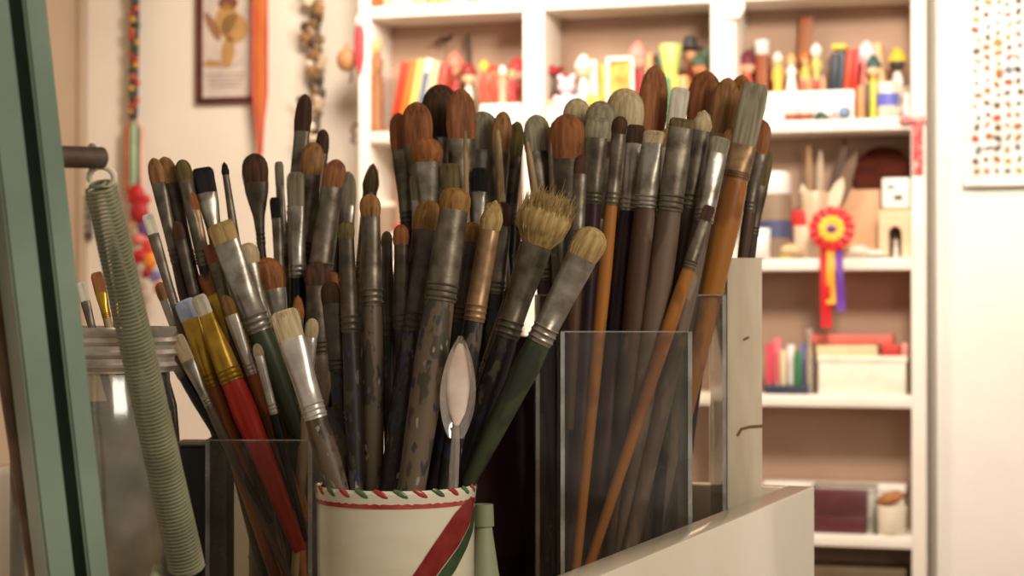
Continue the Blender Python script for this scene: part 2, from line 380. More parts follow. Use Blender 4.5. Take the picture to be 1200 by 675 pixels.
r = item('black_hat_doll', 'doll in a black wide-brimmed hat near the right upright of the middle bay', 'doll', 809, .10, Z2)
h = zz(809, 42, .1)-Z2
bm = NB(); loft(bm, [(0, .022, .018), (h*.4, .018, .015), (h*.7, .014, .012)], 12); obj('body', bm, pl(205, 120, 90), r)
bm = NB(); ball(bm, (0, 0, h*.78), .018); obj('head', bm, pl(225, 165, 120), r)
bm = NB(); loft(bm, [(h*.85, .036, .03), (h*.87, .038, .032), (h*.88, .02, .018), (h*.98, .017, .015), (h, .01, .01)], 16); obj('hat', bm, pl(40, 35, 35), r)
figurine(820, 60, .05, Z2, 11, (225, 180, 110), (200, 130, 90), (60, 80, 60), 'straw-yellow figure with a dark green cap, middle bay', 1)
carton('green_jar_box', 'dark green upright box touching the middle bay right side', 'box', 825, 831, 56, .07, Z2, (75, 100, 75), .07)
r, h, q = cup_thing('white_jar', 'plain white ceramic jar low in the middle bay', 'jar', 803, 108, .0+.03, Z2, 16, (236, 226, 222), .9)
r, h, q = cup_thing('yellow_bowl', 'small yellow bowl low at the front of the middle bay', 'bowl', 697, 112, .025, Z2, 18, (235, 205, 80), .6)
carton('storage_box', 'long flat white box at the front of the middle bay', 'box', 716, 768, 120, .02, Z2, (248, 243, 233), .04)
carton('storage_box', 'flat cream box with a peach rim low at the left of the middle bay', 'box', 640, 655, 118, .012, Z2, (240, 228, 205), .03, lid=(238, 190, 150))

# ------------------------------------------------------------------ right bay, upper shelf
r = item('wooden_board', 'tall brown wooden board leaning at the back of the right bay', 'board', 938, .14, Z2)
h = zz(940, 16, .14)-Z2
bm = NB(); box(bm, (0, 0, h/2), (W(16), .008, h), .002, Matrix.Rotation(.06, 4, 'Y')); obj('plank', bm, pl(150, 88, 45), r)
zs = zz(950, 106, .06)
carton('storage_box', 'long low white box carrying the small toys in the right bay', 'box', 893, 1001, 106, .05, Z2, (250, 246, 240), .10)
its = [(874, 58, .10, 15, (210, 70, 65), (235, 180, 150), (150, 60, 80), 0, 'crimson doll with a plum cap at the left of the right bay'),]
figurine(876, 58, .10, Z2, 16, (220, 80, 70), (235, 180, 150), (120, 45, 60), 'crimson doll with a plum hat at the left of the right bay', 0)
r, h, q = cup_thing('white_mug', 'white mug standing high behind the first dolls of the right bay', 'mug', 893, 47, .13, Z2+.175, 18, (250, 247, 242), .8)
carton('brown_box', 'tall brown box carrying the white mug in the right bay', 'box', 886, 899, 63, .11, Z2, (165, 90, 50), .07)
figurine(912, 60, .09, zs, 13, (232, 185, 80), (240, 210, 160), (245, 235, 220), 'mustard-robed figure with a white cap, right bay', 1)
figurine(928, 62, .08, zs, 13, (245, 238, 228), (240, 205, 170), (225, 170, 100), 'white-robed figure left of the pencil cup, right bay', 0)
figurine(944, 60, .10, zs, 11, (230, 190, 90), (235, 190, 140), (200, 120, 60), 'golden figure with an orange-brown cap, right bay', 1)
figurine(957, 50, .10, zs, 12, (215, 200, 110), (240, 225, 200), (246, 244, 235), 'yellow-green figure with a tall white hat, right bay', 2)
for i, (x, c, nm) in enumerate(((941, (200, 110, 90), 'first'), (949, (220, 150, 110), 'second'), (957, (190, 80, 70), 'third'), (965, (215, 160, 120), 'fourth'))):
    figurine(x, 88, .06, zs, 7, c, (240, 210, 180), (225, 190, 150), '%s from the left in the row of four tiny pink figures, right bay' % nm, 1, 'tiny pink figures on the white box')
book(972, 981, 62, .07, zs, (42, 52, 66), 'dark navy book left of the red ones, right bay', .05)
book(982, 988, 58, .07, zs, (70, 78, 90), 'slate book between the navy and the orange-red one, right bay', .06)
carton('yellow_card', 'flat yellow box lying on the dark books, right bay', 'box', 975, 992, 51, .075, zz(984, 57, .075), (225, 205, 70), .06)
book(989, 996, 58, .07, zs, (225, 75, 35), 'orange-red book in the right bay', .08)
book(997, 1004, 57, .07, zs, (215, 45, 40), 'scarlet book in the right bay, right of the orange-red one', .08)
book(1005, 1009, 62, .07, Z2, (225, 110, 105), 'thin pink book right of the scarlet one', .08)
figurine(1016, 47, .09, Z2, 13, (225, 190, 150), (235, 225, 220), (225, 225, 235), 'beige figure with a white turban, right bay', 2)
figurine(1024, 64, .05, Z2, 10, (225, 190, 60), (240, 215, 170), (60, 90, 90), 'yellow figure with a teal cap left of the blue mug', 0)
book(1030, 1042, 50, .10, Z2, (235, 190, 140), 'peach-coloured book standing behind the blue-banded mug', -.1)
figurine(1052, 55, .09, Z2, 13, (240, 232, 225), (70, 60, 55), (225, 195, 60), 'white figure with a dark face and yellow cap, right bay', 1)
r, h, q = cup_thing('banded_mug', 'white mug with a blue band and handle on the shelf, right bay', 'mug', 1041, 97, .03, Z2, 24, (238, 222, 205), .95, True, (105, 110, 200))
figurine(1063, 92, .025, Z2, 8, (238, 228, 218), (190, 170, 150), (90, 80, 70), 'small white figure at the right end of the upper shelf', 0)
book(1005, 1013, 100, .02, Z2, (240, 150, 95), 'short apricot book at the shelf edge left of the mug', 0)
book(1014, 1019, 97, .02, Z2, (95, 80, 60), 'short brown book at the shelf edge', 0)
book(1020, 1027, 96, .02, Z2, (215, 205, 80), 'short lime-yellow book just left of the banded mug', 0)
for x, nm in ((928, 'left'), (945, 'right')):
    r = item('glass_egg', '%s of two small egg-shaped glass jars before the long white box' % nm, 'jar', x, .02, Z2)
    bm = NB(); loft(bm, [(0, .010, .010), (.004, .014, .014), (.022, .019, .019), (.04, .016, .016), (.05, .007, .007)], 14); obj('egg', bm, pl(236, 226, 214, .25), r)
    bm = NB(); loft(bm, [(0.003, .0145, .0145), (.006, .0165, .0165), (.016, .0195, .0195)], 14, caps=False); obj('filling', bm, pl(190, 90, 70), r)
r = item('toy_car', 'tiny dark green toy car on the upper shelf edge, right bay', 'toy car', 963, .02, Z2)
bm = NB(); box(bm, (0, 0, .010), (.040, .018, .010), .003); box(bm, (-.002, 0, .018), (.022, .016, .009), .003); obj('car_body', bm, pl(60, 85, 70, .3), r)
for sx in (-1, 1):
    for sy in (-1, 1):
        bm = NB(); loft(bm, [(-.002, .005, .005), (.002, .005, .005)], 10, Matrix.Translation((sx*.012, sy*.009, .005)) @ Matrix.Rotation(PI/2, 4, 'X')); obj('wheel', bm, pl(25, 22, 22), r)
r = item('pink_toy', 'tiny pink toy block pile between the toy car and the blue ball', 'toy', 978, .02, Z2)
bm = NB(); box(bm, (-.006, 0, .006), (.012, .012, .012), .002); box(bm, (.008, 0, .005), (.011, .011, .010), .002); box(bm, (0, 0, .017), (.011, .011, .010), .002); obj('blocks', bm, pl(225, 150, 150), r)
r = item('glass_ball', 'small blue-grey glass ball on a ring on the shelf edge', 'ball', 990, .02, Z2)
bm = NB(); ball(bm, (0, 0, .019), .016, u=16, v=12); obj('ball', bm, pl(120, 150, 185, .15), r)
bm = NB(); loft(bm, [(0, .012, .012), (.005, .010, .010)], 12); obj('ring', bm, pl(150, 130, 100), r)

# left bay, second shelf, seen between the brushes
r, h, q = cup_thing('white_cup', 'white cup between the brush tops on the left second shelf', 'cup', 470, 272, .03, Z3, 26, (246, 240, 232), .85)
carton('red_tin', 'red tin box seen between the brushes, left second shelf', 'box', 462, 482, 262, .09, Z3, (214, 60, 52), .06)
r = item('glass_jar', 'glass jar with pale lid behind the brushes, left second shelf', 'jar', 450, .10, Z3)
h = zz(450, 236, .10)-Z3; q = W(15)
bm = NB(); loft(bm, [(0, q*.95, q*.95), (.01, q, q), (h*.8, q, q), (h*.92, q*.85, q*.85)], 20); obj('jar_body', bm, mat('jar_glass', srgb(135, 112, 92)), r)
bm = NB(); loft(bm, [(h*.9, q*.9, q*.9), (h*.92, q*.95, q*.95), (h, q*.95, q*.95)], 20); obj('lid', bm, pl(235, 222, 205), r)
# ornaments hanging on the bookcase
def hang(name, label, cat, px, py, v): return thing(name, label, cat, R(px, py, v), -TH)
r = hang('paper_rosette', 'round white paper rosette pinned on top of the second upright', 'ornament', 858, 8, -.012)
bm = NB()
for k in range(16):
    a = k*PI/8; ball(bm, (.022*math.cos(a), 0, .022*math.sin(a)), .012, (1, .5, 1), u=8, v=6)
ball(bm, (0, -.003, 0), .020, (1, .5, 1)); obj('petals', bm, pl(252, 250, 246), r)
r = hang('red_pendant', 'red and white tassel pendant hanging at the bookcase left edge', 'ornament', 421, 30, -.014)
bm = NB(); ball(bm, (0, 0, .012), .013, (1, .8, 1.3)); obj('bead', bm, pl(235, 225, 205), r)
bm = NB(); loft(bm, [(0, .010, .008), (-.02, .015, .010), (-.09, .014, .010), (-.125, .006, .005)], 12); obj('tassel', bm, pl(205, 60, 70), r)
bm = NB(); tube(bm, [(0, 0, .02), (0, .008, .05)], .0015, 5); obj('cord', bm, pl(200, 180, 150), r)
r = hang('gourd', 'round tan gourd hanging left of the bookcase', 'gourd', 406, 70, .02)
bm = NB(); ball(bm, (0, 0, 0), .032, (.9, .7, 1), u=18, v=12); loft(bm, [(.026, .010, .010), (.045, .005, .005)], 10); obj('shell', bm, pl(190, 135, 90), r)
bm = NB(); tube(bm, [(.012, 0, -.026), (.014, 0, -.05), (.010, 0, -.065)], .004, 6); obj('stalk', bm, pl(90, 70, 50), r)
r = hang('iron_hook', 'small dark curled iron hook at the bookcase edge below the tassel', 'hook', 416, 156, -.008)
bm = NB(); tube(bm, [(.010, 0, .025), (-.004, 0, .022), (-.010, 0, .006), (-.002, 0, -.006), (-.010, 0, -.02), (0, 0, -.028)], .0045, 7); obj('hook', bm, pl(95, 45, 35), r)
r = hang('patterned_strap', 'red strap with white spots hanging from a bow at the right upright', 'ribbon', 1076, 148, -.012)
bm = NB(); box(bm, (0, 0, -.055), (.026, .004, .125), .0015); obj('strap', bm, mat('spotted_red', srgb(215, 55, 60), .6, noise=srgb(240, 190, 180), nscale=90, amount=(.55, .62)), r)
bm = NB()
for s in (-1, 1): ball(bm, (s*.018-.012, 0, .018), .015, (1.2, .5, .8))
ball(bm, (-.012, -.004, .018), .008); obj('bow', bm, mat('bow_cloth', srgb(235, 190, 185), .6, noise=srgb(210, 80, 90), nscale=70), r)

# ------------------------------------------------------------------ right bay, second shelf
r = item('glass_jar', 'glass jar with white lid, second shelf of the right bay', 'jar', 909, .05, Z3)
h = zz(909, 222, .05)-Z3; q = W(19)
bm = NB(); loft(bm, [(0, q*.95, q*.95), (.01, q, q), (h*.8, q, q), (h*.95, q*.85, q*.85)], 22); obj('jar_body', bm, mat('jar_glass', srgb(135, 112, 92), .15, noise=srgb(95, 75, 62), nscale=25), r)
bm = NB(); loft(bm, [(h*.30, q*1.01, q*1.01), (h*.55, q*1.01, q*1.01)], 22, caps=False); obj('paper_label', bm, pl(70, 75, 110), r)
bm = NB(); loft(bm, [(h*.93, q*.9, q*.9), (h*.97, q*.95, q*.95), (h*1.2, q*.95, q*.95), (h*1.25, q*.8, q*.8)], 22); obj('lid', bm, pl(240, 234, 228), r)
r, h, q = cup_thing('white_cup', 'small plain white beaker in front of the lidded glass jar', 'cup', 893, 268, .015, Z3, 22, (248, 244, 238), .85)
r, h, q = cup_thing('clay_pot', 'sand-coloured clay pot holding feathers, second shelf', 'pot', 955, 225, .08, Z3, 36, (205, 180, 150), .7)
PZ = Z3
def feather(px0, py0, px1, py1, v, col, wd, label):
    a = MS.inverted() @ R(px0, py0, v); b = MS.inverted() @ R(px1, py1, v)
    root = thing('feather', label, 'feather', MS @ a, -TH); d = b-a; L_ = d.length; ang = math.atan2(d.x, d.z)
    M = Matrix.Rotation(ang, 4, 'Y')
    bm = NB(); loft(bm, [(0, .0012, .0012), (L_, .0006, .0006)], 6, M); obj('quill', bm, pl(225, 205, 170), root)
    bm = NB(); wd *= 1.5; loft(bm, [(L_*.3, .001, .001), (L_*.4, wd*.7, .0016), (L_*.65, wd, .002), (L_*.88, wd*.7, .0016), (L_, .001, .001)], 12, M); obj('vane', bm, pl(*col), root)
feather(952, 285, 947, 160, .075, (150, 115, 80), .006, 'thin light brown feather upright in the clay pot')
feather(957, 285, 962, 175, .09, (185, 165, 140), .007, 'pale grey-beige feather in the clay pot, behind the others')
feather(962, 285, 992, 160, .08, (75, 48, 32), .010, 'long dark brown feather leaning right from the clay pot')
feather(960, 286, 1004, 178, .07, (110, 80, 58), .012, 'broad mid-brown feather leaning far right from the clay pot')
feather(957, 285, 988, 208, .065, (226, 205, 178), .013, 'short cream feather leaning right from the clay pot')
feather(951, 285, 940, 215, .07, (225, 210, 190), .009, 'short white feather leaning left from the clay pot')
r = item('round_tray', 'dark brown round wooden tray standing at the back of the second shelf', 'tray', 1035, .15, Z3)
bm = NB(); q = W(34); loft(bm, [(-.006, q, q), (.0, q*1.0, q), (.004, q*.97, q*.97), (.004, q*.9, q*.9), (-.001, q*.88, q*.88)], 40, Matrix.Translation((0, 0, zz(1035, 205, .15)-Z3)) @ Matrix.Rotation(PI/2, 4, 'X')); obj('disc', bm, mat('dark_wood', srgb(92, 40, 24), .85, spec=.15, noise=srgb(66, 28, 18), nscale=12, stretch=(1, 1, 8)), r)
bm = NB(); box(bm, (0, 0, .02), (.05, .03, .04), .004); obj('stand', bm, pl(80, 45, 30), r)
carton('wooden_block', 'plain tan wooden box behind the ribbon rosette', 'box', 985, 1032, 222, .10, Z3, (205, 160, 120), .05)
r = item('ceramic_tower', 'white ceramic block with dark bird shapes on top of the clay arch', 'ornament', 1050, .05, zz(1050, 244, .05))
h = zz(1050, 208, .05)-zz(1050, 244, .05)
bm = NB(); box(bm, (0, .02, h/2), (W(32), .04, h), .006, segs=3); obj('block', bm, pl(240, 236, 230, .3), r)
bm = NB(); ball(bm, (.006, -.002, h*.35), .008, (1.5, .3, .8)); ball(bm, (-.012, -.002, h*.7), .006, (1.8, .3, .6)); obj('painted_bird', bm, pl(80, 70, 70), r)
r = item('clay_arch', 'beige clay house with arched niche at the right of the second shelf', 'ornament', 1049, .03, Z3)
h = zz(1049, 245, .03)-Z3; a = W(18)
bm = NB()
pts = [(-a, 0), (-a*.42, 0)] + [(-a*.42*math.cos(t), h*.5+a*.5*math.sin(t)) for t in [i*PI/10 for i in range(11)]] + [(a*.42, 0), (a, 0), (a, h), (-a, h)]
pts2 = [(-a, h), (-a, 0), (-a*.42, 0)] + [(-a*.42*math.cos(i*PI/10), h*.5+a*.5*math.sin(i*PI/10)) for i in range(11)] + [(a*.42, 0), (a, 0), (a, h)]
prism(bm, pts2, 0, .05); obj('arch', bm, pl(222, 196, 158), r)
bm = NB(); box(bm, (0, .055, h/2), (2*a, .01, h), 0); obj('rear_wall', bm, pl(95, 70, 50), r)
bm = NB(); loft(bm, [(0, .009, .009), (.03, .006, .006), (.036, .004, .004)], 10, Matrix.Translation((0, .028, 0))); ball(bm, (0, .028, .042), .006); obj('niche_figure', bm, pl(225, 215, 205), r)
carton('red_box', 'bright red box behind the rosette on the second shelf', 'box', 928, 962, 246, .05, Z3+.085, (215, 45, 45), .05)
carton('cream_box', 'cream box under the bright red one, second shelf', 'box', 930, 962, 264, .05, Z3, (222, 200, 170), .05)
for px, v, s, c, nm in ((928, .02, (1.5, 1, .9), (205, 175, 135), 'large tan seashell left of the rosette'), (1005, .02, (1.6, .9, .8), (235, 220, 200), 'pale seashell right of the rosette'), (1025, .015, (1.4, .9, .5), (240, 232, 220), 'flat white seashell near the clay arch')):
    r = item('seashell', nm, 'shell', px, v, Z3)
    bm = NB()
    R0 = .021
    loft(bm, [(-R0*s[0], .001, .001, 2, 0, 0)] + [(R0*s[0]*t, R0*s[2]*math.sqrt(1-t*t)*(1+.1*(i % 2)), R0*s[1]*math.sqrt(1-t*t)*(1+.1*(i % 2))) for i, t in enumerate((-.85, -.65, -.45, -.2, .1, .4, .7, .9))] + [(R0*s[0]*1.15, .002, .002)], 14, Matrix.Translation((0, 0, R0*s[2]*1.05)) @ Matrix.Rotation(PI/2, 4, 'Y')); obj('shell', bm, pl(*c, .35), r)
r = item('yellow_dish', 'flat yellow dish at the left front of the second shelf', 'dish', 921, .0+.012, Z3)
bm = NB(); loft(bm, [(0, .012, .008), (.007, .018, .011), (.008, .016, .010), (.003, .010, .007)], 20); obj('dish', bm, pl(232, 200, 110), r)
# rosette
r = hang('ribbon_rosette', 'red and yellow pleated ribbon rosette hanging over the second shelf edge', 'rosette', 975, 268, -.03)
for k in range(14):
    a = k*2*PI/14; bm = NB(); q = W(17)
    M = Matrix.Rotation(-a, 4, 'Y')
    loft(bm, [(q*.35, .003, .003), (q*.8, .010, .004), (q*1.3, .013, .005), (q*1.5, .009, .003)], 8, M); obj('outer_petal', bm, pl(210, 40, 40, .4), r)
for k in range(10):
    a = k*2*PI/10+.2; bm = NB(); q = W(11)
    loft(bm, [(q*.2, .002, .002), (q*.7, .008, .004), (q*1.2, .010, .004), (q*1.35, .005, .003)], 8, Matrix.Translation((0, -.006, 0)) @ Matrix.Rotation(-a, 4, 'Y')); obj('inner_petal', bm, pl(240, 195, 60, .4), r)
bm = NB(); ball(bm, (0, -.010, 0), .011, (1.2, .5, .9)); obj('button', bm, pl(110, 55, 140, .4), r)
def tail(dx0, dx1, z1, wd, col, nm, y):
    bm = NB(); n = 10; top = []; 
    for i in range(n+1):
        t = i/n; x = dx0+(dx1-dx0)*t; z = -.03+(z1+.03)*t; yy = y+.004*math.sin(t*9); hw = wd*(.7+.3*t)/2
        top.append([bm.verts.new((x-hw, yy, z)), bm.verts.new((x+hw, yy, z)), bm.verts.new((x+hw, yy+.0016, z)), bm.verts.new((x-hw, yy+.0016, z))])
    for a, b in zip(top, top[1:]):
        for j in range(4): bm.faces.new((a[j], a[(j+1) % 4], b[(j+1) % 4], b[j]))
    bm.faces.new(top[0]); bm.faces.new(top[-1]); obj('ribbon_tail', bm, pl(*col, .35), r)
    r.children[-1]['label'] = nm if r.children else nm
tail(-.020, -.014, -.25, .028, (205, 35, 40), 'red ribbon tail', 0)
tail(-.004, -.002, -.19, .024, (240, 170, 60), 'yellow ribbon tail', -.004)
tail(.018, .022, -.208, .022, (110, 60, 160), 'purple ribbon tail', 0)

# ------------------------------------------------------------------ right bay, third shelf
carton('storage_box', 'white lidded storage box on the third shelf down, right bay', 'box', 957, 1062, 417, .02, Z4, (240, 234, 215), .13, lid=(244, 238, 220))
zl = zz(1010, 417, .02)
carton('cream_carton', 'flat cream carton lying on the white storage box', 'box', 956, 1028, 404, .03, zl, (232, 208, 165), .09)
carton('pink_carton', 'long flat coral-pink carton lying on the cream one', 'box', 950, 1046, 392, .028, zz(992, 404, .03), (222, 112, 95), .10, rot=.02)
carton('red_carton', 'small red carton at the right end on the storage box', 'box', 1033, 1054, 404, .02, zl, (205, 60, 55), .05)
carton('red_pouch', 'small pinkish pouch right of the red carton', 'pouch', 1056, 1063, 402, .02, zl, (225, 150, 140), .03)
r = item('black_tray', 'shallow navy tray under the plastic bag on the third shelf', 'tray', 922, .02, Z4)
bm = NB(); box(bm, (0, .05, .003), (W(52), .10, .006), .002)
for s in (-1, 1): box(bm, (s*W(25), .05, .011), (.004, .10, .020), .001)
box(bm, (0, .002, .011), (W(52), .004, .020), .001); box(bm, (0, .098, .011), (W(52), .004, .020), .001); obj('tray', bm, pl(45, 50, 70), r)
bits = [(902, 402, (215, 70, 90), 'upright pink tube in the navy tray, leftmost'), (911, 396, (235, 120, 130), 'tall salmon tube in the navy tray'), (918, 410, (220, 200, 165), 'beige tube in the middle of the navy tray'),
        (927, 404, (235, 232, 225), 'white tube right of centre in the navy tray'), (935, 412, (60, 120, 75), 'green tube in the navy tray'), (942, 402, (120, 130, 170), 'blue-grey tube, rightmost in the navy tray')]
for i, (px, py, c, nm) in enumerate(bits):
    v = .05+.02*(i % 2); hh = zz(px, py, v)-Z4-.0065
    r = item('paint_tube', nm, 'paint tube', px, v, Z4+.0065)
    bm = NB(); q = W(4.3); loft(bm, [(hh*.14, q*.9, q*.9), (hh*.2, q, q), (hh*.7, q, q*.7), (hh, q*1.05, q*.12)], 14); obj('body', bm, pl(*c, .35), r)
    bm = NB(); loft(bm, [(0, q*.6, q*.6), (hh*.13, q*.55, q*.55)], 12); obj('cap', bm, pl(240, 236, 228), r)
r = item('plastic_bag', 'small clear plastic bag standing open by the white storage box', 'bag', 949, .03, Z4)
bm = NB(); hh = zz(950, 385, .03)-Z4
loft(bm, [(0, .008, .02), (hh*.3, .010, .024), (hh*.6, .009, .022), (hh*.8, .006, .014), (hh, .012, .02)], 14, caps=False); obj('film', bm, clear('bag_film', gloss=.3, milk=.25, milkcol=(.8, .8, .72, 1)), r)

# ------------------------------------------------------------------ right bay, fourth shelf
carton('white_box', 'wide white box filling the back of the lowest shelf in view', 'box', 893, 1060, 566, .11, Z5, (246, 238, 222), .06, lid=(248, 242, 230))
r = item('acrylic_case', 'clear display case around the dark red box on the lowest shelf', 'case', 988, .0+.01, Z5)
a = W(36); h = zz(988, 570, .01)-Z5
bm = NB()
for c, s in (((0, .001, h/2), (2*a, .002, h)), ((-a, .045, h/2), (.002, .09, h)), ((a, .045, h/2), (.002, .09, h)), ((0, .089, h/2), (2*a, .002, h)), ((0, .045, h), (2*a, .09, .002))): box(bm, c, s)
obj('case', bm, clear('case_acrylic', gloss=.02, milk=.015), r)
r = item('red_box', 'dark maroon lidded box inside the clear case on the lowest shelf', 'box', 983, .02, Z5)
a = W(30); hb = h*.92
bm = NB(); box(bm, (0, .035, hb*.2), (2*a, .06, hb*.4), .002); obj('body', bm, pl(96, 22, 28, .35), r)
bm = NB(); box(bm, (0, .035, hb*.7), (2*a+.002, .062, hb*.56), .002); obj('lid', bm, pl(92, 18, 26, .35), r)
r, h, q = cup_thing('white_pot', 'ribbed white pot on the lowest shelf, right of the maroon box', 'pot', 1044, 592, .035, Z5, 35, (238, 228, 208), .88)
bm = NB()
for k in range(4): loft(bm, [(h*(.2+.18*k)-.002, q*.965, q*.965), (h*(.2+.18*k), q*.99, q*.99), (h*(.2+.18*k)+.002, q*.965, q*.965)], 24, caps=False)
obj('ribs', bm, pl(232, 220, 198), r)
rz = thing('sponge', 'brown natural sponge lump resting in the white pot', 'sponge', MS @ Vector((ux(1043, .035), .035, Z5+h*.97)), -TH)
bm = NB(); loft(bm, [(-q*.9, q*.15, q*.1), (-q*.5, q*.4, q*.3), (0, q*.45, q*.34), (q*.5, q*.42, q*.3), (q*.85, q*.2, q*.15)], 12, Matrix.Translation((0, 0, q*.50)) @ Matrix.Rotation(PI/2-.35, 4, 'Y')); obj('lump', bm, mat('sponge_brown', srgb(190, 130, 80), .9, noise=srgb(140, 90, 55), nscale=60, bump=.6), rz)
carton('drawer_box', 'grey-brown box low under the last shelf in view', 'box', 893, 1060, 664, .03, Z6, (150, 125, 100), .10, lid=(105, 88, 62))

# ------------------------------------------------------------------ things hanging on the back wall
WV = SH - .0
frm = mat('dark_red_frame', srgb(92, 38, 36), .4, noise=srgb(70, 28, 28), nscale=20)
def wallp(px, py): return R(px, py, WV-.01)
r = thing('framed_print', 'framed print of a golden-brown figure, dark red frame, on the back wall', 'picture', wallp(268, 50), -TH)
D_ = DV(282, WV); k = D_/FPX; a = 40*k; zt, zb_ = 66*k, -70*k
bm = NB()
box(bm, (-a+.007, 0, (zt+zb_)/2), (.017, .018, zt-zb_), .003); box(bm, (a-.007, 0, (zt+zb_)/2), (.017, .018, zt-zb_), .003)
box(bm, (0, 0, zt-.007), (2*a, .018, .017), .003); box(bm, (0, 0, zb_+.007), (2*a, .018, .017), .003); obj('frame', bm, frm, r)
bm = NB(); box(bm, (0, .003, (zt+zb_)/2), (2*a-.02, .006, zt-zb_-.02)); obj('paper', bm, pl(206, 190, 178), r)
bm = NB()
cx = -4*k
def blob(bx, cz, w_, h_, rot, col):
    bx = cx+(bx-cx)*1.4; cz = cz*1.35-10*k; w_ *= 1.4; h_ *= 1.4
    loft(bm, [(-.0012, w_, h_), (.0, w_, h_)], 20, Matrix.Translation((bx, -.001, cz)) @ Matrix.Rotation(rot, 4, 'Y') @ Matrix.Rotation(PI/2, 4, 'X'), mi=col)
blob(cx, 28*k, 10*k, 14*k, .3, 0); blob(cx+8*k, 20*k, 12*k, 13*k, -.5, 0); blob(cx+2*k, 0, 6*k, 14*k, .1, 0); blob(cx-12*k, -10*k, 9*k, 3*k, 0, 0)
blob(cx-12*k, 22*k, 4*k, 14*k, -.5, 1); blob(cx+2*k, 42*k, 9*k, 6*k, 0, 2); blob(cx+1*k, 50*k, 5*k, 7*k, .6, 3)
obj('painted_figure', bm, [pl(184, 142, 88), pl(150, 110, 82), pl(130, 70, 50), pl(170, 110, 140)], r)
bm = NB()
tube(bm, [(cx+24*k*math.cos(t), -.001, -12*k+16*k*math.sin(t)) for t in [PI*1.1+i*.1*PI*.8 for i in range(11)]], .0012, 5)
for i, zz_ in enumerate((-36, -41, -46, -51)): box(bm, (cx, 0, zz_*k), ((56-6*i)*k, .001, 1.6*k))
obj('grey_script_lines', bm, pl(160, 140, 132), r)

orange_m = mat('orange_ribbon', srgb(205, 118, 48), .5, noise=srgb(190, 90, 60), nscale=10, stretch=(14, 1, 1))
r = thing('orange_ribbon', 'long orange ribbon hanging over the framed print, narrowing to a point', 'ribbon', R(305, -40, WV-.04), -TH)
k = DV(305, WV-.04)/FPX
bm = NB(); rows = []
for z, hw in ((0, 9), (-40, 9), (-80, 9), (-120, 8.5), (-150, 8), (-165, 7), (-185, 4.5), (-205, 2.8), (-222, 2)):
    y = .003*math.sin(z*.05); rows.append([bm.verts.new((-hw*k, y, z*k)), bm.verts.new((0, y-.006, z*k)), bm.verts.new((hw*k, y, z*k)), bm.verts.new((hw*k, y+.003, z*k)), bm.verts.new((-hw*k, y+.003, z*k))])
for a_, b_ in zip(rows, rows[1:]):
    for j in range(5): bm.faces.new((a_[j], a_[(j+1) % 5], b_[(j+1) % 5], b_[j]))
bm.faces.new(rows[0]); bm.faces.new(rows[-1]); obj('ribbon', bm, orange_m, r)
bm = NB()
for s in (-1, 1): tube(bm, [(s*9*k, -.004, 0), (s*9*k, -.004, -150*k), (s*5*k, -.004, -182*k), (s*2*k, -.004, -222*k)], .003, 6)
obj('red_edging', bm, pl(196, 62, 48), r)

# beaded braid with ribbon tassel
r = thing('beaded_braid', 'black braid strung with red, yellow and green beads, ribbon tassel below', 'hanging ornament', R(158, -40, WV-.03), -TH)
k = DV(158, WV-.03)/FPX
bm = NB(); tube(bm, [(0, 0, 0), (0, 0, -60*k), (-1*k, 0, -120*k), (-2*k, 0, -180*k)], 5*k, 10); obj('black_cord', bm, pl(48, 40, 34), r)
cols = [(195, 50, 35), (200, 160, 60), (50, 70, 45), (200, 90, 45)]
for i in range(26):
    z = -3*k-i*6.7*k; bm = NB(); a = i*1.9
    ball(bm, (4*k*math.cos(a), -abs(4*k*math.sin(a))-.003, z), 3.6*k, (1.2, 1, .85), u=10, v=7); obj('bead', bm, pl(*cols[i % 4]), r)
for dx, c, z1 in ((-10, (190, 85, 60), -265), (-5, (120, 150, 110), -262), (0, (190, 205, 170), -270), (5, (85, 125, 90), -258), (9, (225, 170, 160), -266)):
    bm = NB(); tube(bm, [(dx*.3*k, 0, -180*k), (dx*k, -.002, -192*k), (dx*k, -.002, z1*k)], [.004, 2.6*k, 2.8*k], 7); obj('tassel_ribbon', bm, pl(*c), r)
r = thing('fabric_charm', 'red and purple bundle of cloth charms hanging under the beaded tassel', 'hanging ornament', R(163, 228, WV-.06), -TH)
k = DV(163, WV-.06)/FPX
ch = [(-4, 0, 11, (178, 22, 32)), (8, -6, 8, (190, 44, 46)), (2, -20, 12, (165, 28, 36)), (-6, -34, 8, (190, 150, 110)), (9, -40, 10, (105, 70, 130)), (2, -52, 9, (215, 120, 110)), (12, -62, 9, (200, 60, 50)),
      (2, -72, 10, (175, 25, 35)), (16, -78, 9, (220, 130, 50)), (22, -95, 8, (110, 110, 160)), (26, -108, 7, (215, 130, 110)), (12, -92, 7, (150, 30, 30))]
for i, (x, z, s, c) in enumerate(ch):
    bm = NB(); ball(bm, (x*k, -.004*(i % 3), z*k), s*k, (1, .6, .8 if i % 2 else 1.15), u=12, v=8)
    ball(bm, ((x-s*.5)*k, -.004, (z-s*.5)*k), s*.5*k, u=8, v=6); obj('charm', bm, pl(*c), r)
bm = NB(); tube(bm, [(-2*k, .01, 20*k), (0, .012, -40*k), (20*k, .012, -110*k)], .002, 5); obj('string', bm, pl(70, 50, 40), r)

